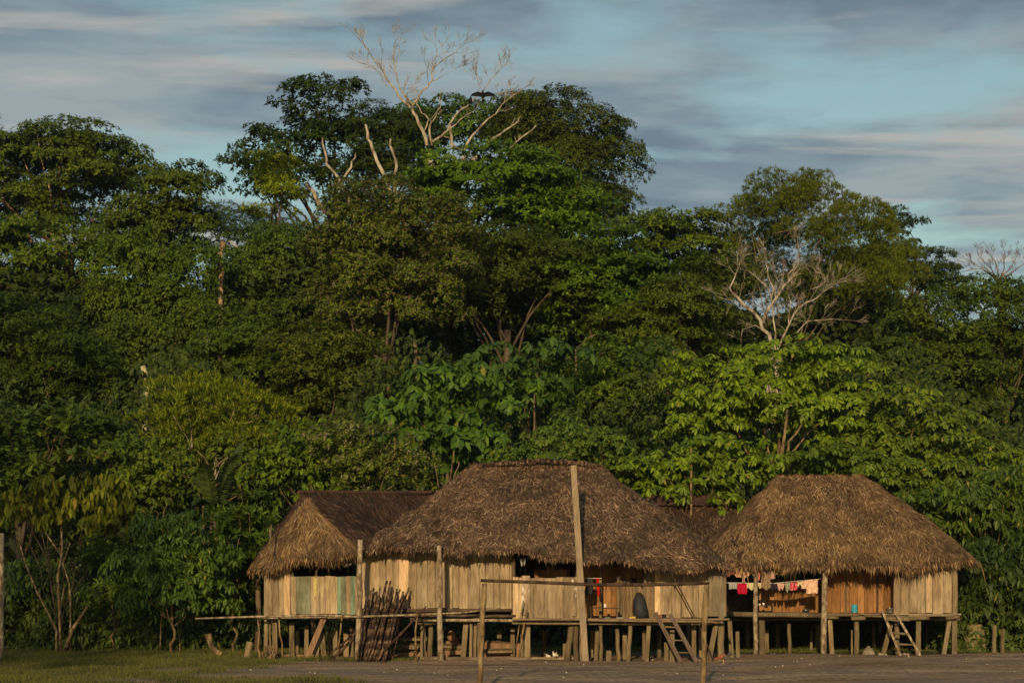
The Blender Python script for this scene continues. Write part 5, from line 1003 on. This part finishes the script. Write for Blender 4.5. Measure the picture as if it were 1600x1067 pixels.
def forest():
    for k, (name, label, D, lb, sty, col, kw) in enumerate(T):
        tree(name, label, 'bush' if 'bush' in name or 'shrub' in name else 'tree', D, lb, sty, col, seed=k * 7 + 3, **kw)
forest()

# ---- understorey and the inside of the wood: one mass nobody could count
def mass(name, label, cat, samples, style, col, scale, seed):
    rng = np.random.default_rng(seed); tips = samples(rng); n = len(tips)
    ax = unit(n, rng) * .7 + np.array([0, -.5, .5]); ax /= np.linalg.norm(ax, axis=1, keepdims=True)
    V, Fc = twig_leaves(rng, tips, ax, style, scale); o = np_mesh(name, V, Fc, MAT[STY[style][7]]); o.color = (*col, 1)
    return tag(o, label, cat, kind='stuff')
PROF = [(-200, 400), (0, 400), (230, 430), (330, 440), (420, 400), (480, 345), (900, 350), (1000, 410), (1100, 450), (1210, 480), (1300, 440), (1400, 440), (1480, 500), (1600, 500), (1800, 500)]
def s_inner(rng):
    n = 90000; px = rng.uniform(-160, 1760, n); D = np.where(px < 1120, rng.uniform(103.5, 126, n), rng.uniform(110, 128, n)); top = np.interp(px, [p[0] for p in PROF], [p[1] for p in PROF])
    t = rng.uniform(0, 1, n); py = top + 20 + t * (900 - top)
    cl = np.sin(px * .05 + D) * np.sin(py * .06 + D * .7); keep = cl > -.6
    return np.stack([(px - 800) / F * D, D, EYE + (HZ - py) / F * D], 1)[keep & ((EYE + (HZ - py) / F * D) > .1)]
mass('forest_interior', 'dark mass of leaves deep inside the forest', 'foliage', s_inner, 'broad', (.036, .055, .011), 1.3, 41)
def s_mid(rng):
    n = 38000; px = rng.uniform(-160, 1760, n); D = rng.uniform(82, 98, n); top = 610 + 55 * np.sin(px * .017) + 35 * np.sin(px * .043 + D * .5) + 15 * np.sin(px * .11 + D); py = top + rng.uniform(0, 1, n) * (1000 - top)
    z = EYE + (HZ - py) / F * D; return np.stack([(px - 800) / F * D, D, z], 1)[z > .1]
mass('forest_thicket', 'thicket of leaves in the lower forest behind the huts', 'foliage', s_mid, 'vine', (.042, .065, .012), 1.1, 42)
def s_low(rng):
    n = 38000; x = rng.uniform(-24, 24, n); y = rng.uniform(75.5, 80, n); z = rng.uniform(0, 1, n) ** 1.2 * (2.6 + 1.4 * np.sin(x * 1.1 + np.sin(x * 2.3)))
    return np.stack([x, y, z], 1)
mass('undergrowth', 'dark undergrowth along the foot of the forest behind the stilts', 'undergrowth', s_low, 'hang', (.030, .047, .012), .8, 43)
def s_edge(rng):
    n = 9000; x = np.concatenate([rng.uniform(-22, -9, n // 2), rng.uniform(14.8, 24, n // 2)]); y = rng.uniform(69, 74, len(x)); z = rng.uniform(0, 1, len(x)) ** 1.8 * (2.0 + 1.2 * np.sin(x * 1.7) * np.sin(x * .6 + y))
    return np.stack([x, y, z], 1)
mass('edge_undergrowth', 'low leafy undergrowth at the edge of the clearing', 'undergrowth', s_edge, 'hang', (.060, .095, .014), .8, 44)
def grass():
    rng = np.random.default_rng(5); n = 90000; y = rng.uniform(38, 72, n); x = rng.uniform(-22, -4.0, n)
    e = x - .10 * y + 12.0 + 1.6 * np.sin(x * 1.3 + y * .7) * np.cos(y * .9) + rng.normal(0, .5, n); k = (e < 0)
    x, y = x[k], y[k]
    x2 = rng.uniform(-12, 24, 26000); y2 = rng.uniform(67.0, 76, 26000); k2 = rng.uniform(size=26000) < np.clip((y2 - 67) / 2, 0, 1)
    x = np.concatenate([x, x2[k2]]); y = np.concatenate([y, y2[k2]]); n = len(x)
    xt = np.concatenate([rng.normal(xz(cx_, 58), .22, 260) for cx_ in (552, 572, 590, 625, 400, 415)]); yt = rng.normal(58.3, .25, len(xt)); x = np.concatenate([x, xt]); y = np.concatenate([y, yt])
    xs_ = rng.uniform(-9, -2.5, 5000); ys_ = rng.uniform(40, 43.8, 5000); ks_ = np.sin(xs_ * 1.9 + ys_ * 2.3) + np.sin(xs_ * .8) > .3; x = np.concatenate([x, xs_[ks_]]); y = np.concatenate([y, ys_[ks_]]); n = len(x)
    c = np.stack([x, y, np.full(n, -.04)], 1); d = unit(n, rng) * .45 + np.array([0, 0, 1.]); nr = unit(n, rng) * .6 + np.array([0, -1., .4])
    V, Fc = leaf_arrays(c, d, nr, rng.uniform(.07, .17, n) * (1 + .5 * np.sin(x * 2) * np.sin(y)), np.full(n, .016), .2, .2)
    o = np_mesh('grass', V, Fc, MAT['leaf']); o.color = (.075, .080, .018, 1); tag(o, 'short olive green grass at the lower left and along the forest foot', 'grass', kind='stuff')
grass()

# ---- bare branches
def grow(mb, p, d, L, r, depth, rng, spread=.5, up=.12, rmin=.005):
    n = 4; pts = [p]; rs = [r]
    for i in range(n):
        d = (d + Vector(rng.normal(0, .13, 3)) + Vector((0, 0, up * .3))).normalized(); p = p + d * (L / n); pts.append(p); rs.append(max(rmin, r * (1 - .45 * (i + 1) / n)))
    mb.tube(pts, rs, n=5 if r > .04 else 4, cap=False)
    if depth == 0: return
    for k in range(3 if depth > 1 else 5):
        i = int(rng.integers(2, n + 1)); q = pts[i]; ax = Vector(rng.normal(size=3)); ax.y *= .6
        nd = (d + ax.normalized() * spread * rng.uniform(.7, 1.5) + Vector((0, 0, up))).normalized(); grow(mb, q, nd, L * rng.uniform(.5, .75), rs[i] * .6, depth - 1, rng, spread, up, rmin)
def poly(mb, D, pts, r0, r1, rng, seedtwigs=2, Lt=1.8, dy=0, dep=2, base=False, tip=True):
    r0 *= .42; r1 *= .36; Lt *= TW
    q = [P(x, y, D) + Vector((0, dy * i / len(pts), 0)) for i, (x, y) in enumerate(pts)]; n = len(q)
    rs = [r0 + (r1 - r0) * i / (n - 1) for i in range(n)]; fin = []; fr = []
    for i in range(n - 1):
        for t in (0, .5): fin.append(q[i].lerp(q[i + 1], t) + (Vector(rng.normal(0, .05, 3)) if t else Vector())); fr.append(rs[i] * (1 - t) + rs[i + 1] * t)
    fin.append(q[-1]); fr.append(r1); mb.tube(fin, fr, n=7, rough=.05)
    if tip:
        for k in range(2): grow(mb, q[-1], ((q[-1] - q[-2]).normalized() + Vector(rng.normal(0, .35, 3))).normalized(), Lt, r1 * .8, dep, rng)
    for k in range(seedtwigs * 2):
        t = rng.uniform(.2, .98); i = min(n - 2, int(t * (n - 1))); p = q[i].lerp(q[i + 1], t * (n - 1) - i); grow(mb, p, ((q[i + 1] - q[i]).normalized() * .6 + Vector(rng.normal(0, .5, 3)) + Vector((0, 0, .5))).normalized(), Lt * .9, r1 * .7, dep, rng)
TW = .5
def dead_tree():
    rng = np.random.default_rng(17); D = 107; b = P(668, 232, D); base = Vector((b.x + .6, D + 2, 0))
    root = thing('dead_tree', 'tall bare pale dead tree crowning the forest, two vultures in its branches', 'dead tree', base)
    mb = MB()
    mb.tube(wob(base, P(690, 330, D + 1), 5, .3), [.5, .45, .42, .42, .42, .4], n=10, rough=.05)
    mb.tube([P(690, 330, D + 1), P(680, 280, D + .5), P(668, 240, D)], [.42, .3, .12], n=8); mb.tube([P(690, 330, D + 1), P(720, 280, D), P(708, 244, D), ], [.35, .22, .1], n=8)
    mb.tube([P(690, 330, D + 1), P(700, 280, D), P(676, 240, D)], [.35, .22, .1], n=7); mb.tube([P(720, 280, D), P(740, 250, D), P(750, 244, D)], [.28, .2, .1], n=7); mb.tube([P(720, 280, D), P(725, 250, D), P(725, 244, D)], [.28, .18, .1], n=7)
    pp = lambda *a, **k: poly(mb, D, *a, rng=rng, **k)
    pp([(667, 228), (661, 205), (651, 183), (644, 172)], .26, .2, seedtwigs=0, tip=False)
    pp([(644, 172), (630, 158), (618, 140), (603, 122), (595, 105), (588, 95), (577, 82), (569, 71)], .17, .04, seedtwigs=4)
    pp([(603, 122), (590, 112), (575, 102), (562, 99)], .06, .03, seedtwigs=2, Lt=1.2)
    pp([(645, 165), (634, 152), (624, 137), (619, 112), (614, 92), (615, 75), (620, 62)], .11, .035, seedtwigs=4, Lt=1.4)
    pp([(644, 172), (648, 160), (656, 148), (668, 137), (676, 125), (677, 105), (680, 92), (683, 78)], .15, .035, seedtwigs=4)
    pp([(676, 112), (687, 98), (702, 88), (716, 76), (727, 68)], .09, .03, seedtwigs=4, Lt=1.4)
    pp([(672, 128), (690, 120), (705, 112), (716, 106)], .05, .02, seedtwigs=2, Lt=1)
    pp([(652, 180), (640, 165), (632, 150), (645, 135)], .07, .03, seedtwigs=3, Lt=1.1)
    pp([(675, 228), (671, 205), (674, 190), (665, 180), (655, 168), (650, 155)], .16, .05, seedtwigs=1, Lt=1, dep=1)
    pp([(674, 192), (682, 180), (688, 168), (687, 155)], .09, .03, seedtwigs=1, Lt=.8, dep=1)
    pp([(663, 205), (668, 190), (680, 178)], .09, .04, seedtwigs=0, Lt=.7, dep=1)
    pp([(676, 222), (690, 213), (700, 204), (704, 193)], .17, .15, seedtwigs=0, tip=False)
    pp([(709, 235), (706, 215), (703, 193), (712, 180), (722, 170), (734, 163), (744, 152)], .2, .07, seedtwigs=0, tip=False)
    pp([(705, 200), (718, 188), (730, 180), (742, 172)], .1, .03, seedtwigs=1, Lt=.9, dep=1)
    pp([(744, 152), (749, 140), (747, 128), (744, 116)], .05, .03, seedtwigs=3, Lt=1.3)
    pp([(755, 142), (764, 130), (772, 120), (780, 110), (790, 102)], .055, .03, seedtwigs=4, Lt=1.3)
    pp([(737, 163), (746, 157), (756, 152), (772, 147), (790, 144)], .06, .02, seedtwigs=1, Lt=.9)
    pp([(744, 152), (755, 142)], .06, .055, seedtwigs=0, tip=False)
    pp([(725, 235), (738, 212), (754, 195), (775, 178), (785, 163), (800, 151), (816, 141)], .17, .04, seedtwigs=2, Lt=1.1)
    pp([(787, 163), (790, 148), (793, 138)], .05, .02, seedtwigs=1, Lt=.8)
    pp([(694, 214), (707, 224), (722, 235)], .1, .12, seedtwigs=0, tip=False)
    pp([(748, 236), (762, 226), (782, 210), (796, 200), (811, 189)], .18, .1, seedtwigs=1, Lt=.8, dep=1, tip=False)
    pp([(792, 236), (807, 222), (822, 210), (838, 196)], .13, .08, seedtwigs=1, Lt=.7, dep=1, tip=False)
    mb.v = [tuple(Vector(v) - base) for v in mb.v]; mb.build('trunk', MAT['bark_pale'], root, smooth=True)
dead_tree()
vulture('vulture with both wings spread wide perched in the dead tree', P(754.5, 154, 106.2), 0, True)
vulture('vulture with folded wings perched left of the spread winged one in the dead tree', P(735, 163, 106.4), .4, False)

def pale_branches():
    rng = np.random.default_rng(23); D = 97; base = Vector((P(1208, 0, D).x, D, 0))
    root = thing('bare_branched_tree', 'bare many stemmed tree with orange lit pale trunks in front of the airy crown', 'dead tree', base); mb = MB(); b = lambda *a, **k: poly(mb, D, *a, rng=rng, **k)
    mb.tube([base, P(1210, 600, D), P(1210, 560, D)], [.5, .42, .38], n=9)
    b([(1208, 560), (1202, 522), (1188, 500), (1164, 478), (1148, 460), (1140, 450), (1147, 436), (1152, 424)], .27, .06, seedtwigs=3)
    b([(1192, 505), (1198, 486), (1208, 472), (1220, 455), (1232, 440)], .22, .12, seedtwigs=2)
    b([(1232, 440), (1240, 420), (1248, 395), (1246, 375)], .08, .03, seedtwigs=2, Lt=1.2)
    b([(1215, 560), (1212, 520), (1208, 485), (1204, 460), (1190, 440), (1176, 428)], .13, .04, seedtwigs=2, Lt=1.2)
    b([(1206, 465), (1203, 440), (1199, 420), (1197, 405)], .09, .03, seedtwigs=2, Lt=1.2)
    b([(1212, 570), (1222, 530), (1236, 500), (1250, 480), (1268, 470), (1288, 455), (1310, 440)], .15, .04, seedtwigs=5, Lt=1.8)
    b([(1232, 510), (1235, 480), (1232, 460)], .08, .03, seedtwigs=2, Lt=1.2)
    b([(1245, 520), (1262, 502), (1285, 500), (1320, 500)], .07, .03, seedtwigs=3, Lt=1.5)
    b([(1203, 520), (1180, 508), (1160, 515), (1158, 545)], .05, .03, seedtwigs=2, Lt=1.2)
    b([(1165, 480), (1145, 470), (1125, 465)], .04, .02, seedtwigs=2, Lt=1.2); b([(1268, 452), (1290, 440), (1275, 425), (1262, 415)], .06, .03, seedtwigs=2, Lt=1.4)
    mb.v = [tuple(Vector(v) - base) for v in mb.v]; mb.build('trunk', MAT['bark_pale'], root, smooth=True)
    D = 128; base = Vector((P(1565, 0, D).x, D, 0)); root = thing('bare_branched_tree', 'twiggy nearly leafless grey crown at the far right edge of the skyline', 'dead tree', base); mb = MB()
    mb.tube([base, P(1565, 480, D), P(1560, 440, D)], [.4, .3, .25], n=8)
    for x, y in ((1515, 395), (1530, 388), (1548, 384), (1570, 382), (1590, 384), (1610, 392), (1500, 412)):
        poly(mb, D, [(1560, 440), ((1560 + x) / 2 + 4, 420), (x, y + 14)], .13, .04, rng=rng, seedtwigs=3, Lt=1.0)
    mb.v = [tuple(Vector(v) - base) for v in mb.v]; mb.build('trunk', MAT['bark_brown'], root, smooth=True)
    # trunks seen in the wood
    for D, pts, r0, r1, mt, name, lab in (
        (103.3, [(345, 440), (347, 425), (344, 395), (349, 378)], .13, .15, 'bark_red', 'broken_tree', 'broken reddish trunk standing up in the leaves below the great airy tree'),
        (107.5, [(395, 415), (375, 390), (358, 376)], .04, .05, 'bark_pale', 'leaning_snag', 'thin pale branch leaning left beside the broken reddish trunk'),
        (87.5, [(226, 680), (227, 625), (230, 595), (223, 572)], .15, .12, 'bark_mossy', 'vine_wrapped_snag', 'pale vine wrapped broken trunk standing in the shaded left of the forest'),
        (92, [(85, 660), (77, 625), (68, 590)], .07, .03, 'bark_brown', 'leaning_tree', 'thin pale trunk leaning left in the dark leaves at the left edge'),
        (93, [(648, 590), (650, 550), (648, 530)], .1, .07, 'bark_brown', 'slim_tree', 'slim brown trunk below the blossoming tree'),
        (83, [(835, 640), (835, 614)], .04, .03, 'bark_brown', 'slim_tree', 'short reddish stem between the two big leaved trees'),
        (91, [(900, 545), (920, 528), (930, 522)], .05, .03, 'bark_brown', 'leaning_snag', 'pale branch sloping up right above the tall pole'),
        (76, [(1222, 706), (1228, 665), (1230, 640)], .07, .04, 'stems', 'slim_tree', 'thin red brown stem inside the wide bright tree'),
        (76, [(1232, 690), (1245, 676), (1252, 664)], .05, .03, 'stems', 'slim_tree', 'short slanting stem right of the thin red brown stem'),
        (73, [(1080, 780), (1080, 700)], .05, .04, 'stems', 'slim_tree', 'brown stem in the bush above the middle hut roof'),
        (76, [(318, 760), (330, 735), (320, 715), (308, 705)], .05, .02, 'bark_brown', 'forked_tree', 'pale forked trunk above the fan palm'),
        (76, [(330, 735), (345, 722), (360, 708)], .04, .02, 'bark_brown', 'forked_snag', 'pale right hand fork above the fan palm')):
        b = P(*pts[0], D); b.z = 0; root = thing(name, lab, 'trunk', b); mb = MB(); q = [b] + [P(x, y, D) for x, y in pts]; n = len(q)
        mb.tube(q, [r0 * 1.2] + [r0 + (r1 - r0) * i / (n - 2) for i in range(n - 1)], n=8, rough=.08); mb.v = [tuple(Vector(v) - b) for v in mb.v]; mb.build('trunk', MAT[mt], root, smooth=True)
MAT['bark_mossy'] = bark_mat('mossy_bark', (.10, .12, .04), (.30, .27, .14), (.45, .40, .26), 8)
pale_branches()

# stems of the yellowing tree and shrub
def stems():
    for D, pts, r, lab in ((67.5, [(88, 1012), (88, 985), (74, 955), (58, 925), (40, 880), (28, 840), (24, 815)], .07, 'long thin stem slanting left out of the yellow leaved clump'), (67.4, [(95, 1012), (93, 960), (90, 900), (97, 865), (96, 820)], .08, 'straight brown stem in the middle of the yellow leaved clump'),
                            (67.3, [(110, 990), (110, 945), (108, 910), (98, 880), (110, 848)], .06, 'mottled orange stem right of the straight brown stem'), (67.2, [(100, 1015), (112, 985), (125, 965), (138, 945)], .1, 'cut yellow lit branch slanting right at the foot of the yellow leaved tree'),
                            (67.2, [(94, 950), (98, 930), (101, 912)], .05, 'short upright stub between the two main stems'), (66.5, [(250, 1030), (251, 990), (252, 955)], .035, 'thin upright stem left under the dense shrub'), (66.5, [(281, 1020), (281, 1000), (277, 975)], .045, 'pale upright stem right under the dense shrub'),
                            (67.6, [(96, 868), (80, 845), (70, 830)], .045, 'short pale branch forking left high in the yellow leaved tree')):
        b = P(*pts[0], D); mb = MB(); q = [P(x, y, D) for x, y in pts]
        if pts[0][1] > 985: q[0].z = -.05
        mb.tube(q, [r * .7 * (1 - .5 * i / (len(q) - 1)) for i in range(len(q))], n=7, rough=.12); one(mb, 'shrub_stem', MAT['stems_pale'], lab, 'stem', None, True)
MAT['stems_pale'] = bark_mat('mottled_stems', (.05, .035, .02), (.13, .09, .045), (.30, .23, .13), 12)
stems()

def palm(label, D, px, py, n, Lf, col, seed, lift=.8, name='palm', arc=1.0, wl=.5):
    """feather palm: arching fronds with many leaflets from one crown"""
    rng = np.random.default_rng(seed); c0 = P(px, py, D); root = thing(name, label, 'palm', (c0.x, D, 0)); mb = MB()
    off = Vector((c0.x, D, 0)); top = c0 - off
    if top.z > .4: mb.tube([(0, 0, -.05), (0.05, 0, top.z * .5), tuple(top)], [.12, .1, .08], n=8, rough=.1); mb.build('trunk', MAT['bark_brown'], root, True)
    for k in range(n):
        a = 2 * math.pi * k / n + rng.uniform(-.3, .3); lf = Lf * rng.uniform(.75, 1.15); lz = lift * rng.uniform(.6, 1.4); m = 34
        t = np.linspace(.04, 1, m); hx = np.cos(a) * t * lf * .75; hy = np.sin(a) * t * lf * .75; hz = (lz * t * 1.5 - arc * t ** 2 * 1.1) * lf
        q = np.stack([hx, hy, hz], 1) + np.array(top); d = np.gradient(q, axis=0); d /= np.linalg.norm(d, axis=1, keepdims=True)
        side = np.cross(d, [0, 0, 1.]); side /= np.linalg.norm(side, axis=1, keepdims=True) + 1e-6; up = np.cross(side, d)
        Vs = []; Fs = []; bb = 0
        for s in (-1, 1):
            dl = side * s * 1.0 + d * .8 - np.array([0, 0, .25]) + unit(m, rng) * .08; L = wl * lf / 2.2 * np.sin(np.pi * np.clip(t * .9 + .1, 0, 1)) ** .7 + .1
            V, Fc = leaf_arrays(q, dl, up + side * s * .3, L, np.full(m, .06), .1, .35); Vs.append(V); Fs.append(Fc + bb); bb += len(V)
        mb = MB(); mb.tube([tuple(x) for x in q[::6]] + [tuple(q[-1])], .018, n=4); tv = np.array(mb.v)
        tri = np.array([f for g_ in mb.f for f in ((g_[0], g_[1], g_[2]), (g_[0], g_[2], g_[3]))]); Vs.append(tv); Fs.append(tri + bb)
        o = np_mesh('frond', np.concatenate(Vs), np.concatenate(Fs), MAT['leaf']); o.parent = root; o.color = (*col, 1)
palm('fan shaped palm with upright fronds between the yellow leaved tree and the left hut', 70, 335, 800, 12, 1.35, (.040, .065, .015), 3, lift=1.3, arc=.9)
palm('low dark palm in shade behind the yellow leaved stems at the left edge', 71, 45, 960, 11, 2.4, (.040, .055, .018), 4, lift=1.3, arc=1.0)
palm('drooping palm beside the left hut wall above the rail', 68, 402, 905, 9, 1.3, (.058, .095, .020), 5, lift=.9, arc=1.3)
palm('small palm standing over the thatch at the right of the right hut roof', 73, 1478, 838, 8, 1.6, (.085, .11, .022), 6, lift=1.3, arc=.9)

# ---- thin evening air over the clearing and the wood
def air():
    m = bpy.data.materials.new('evening_air'); m.use_nodes = True; N = m.node_tree.nodes; L = m.node_tree.links; N.remove(N['Principled BSDF'])
    v = N.new('ShaderNodeVolumePrincipled'); v.inputs['Density'].default_value = .0001; v.inputs['Color'].default_value = (.62, .78, 1, 1); v.inputs['Anisotropy'].default_value = 0.2; L.new(v.outputs[0], N['Material Output'].inputs['Volume'])
    mb = MB(); mb.box((0, 85, 27), (75, 0, 0), (0, 135, 0), (0, 0, 28.2)); o = mb.build('haze', m); tag(o, 'thin bluish evening haze over the clearing and the forest', 'haze', kind='stuff')
air()
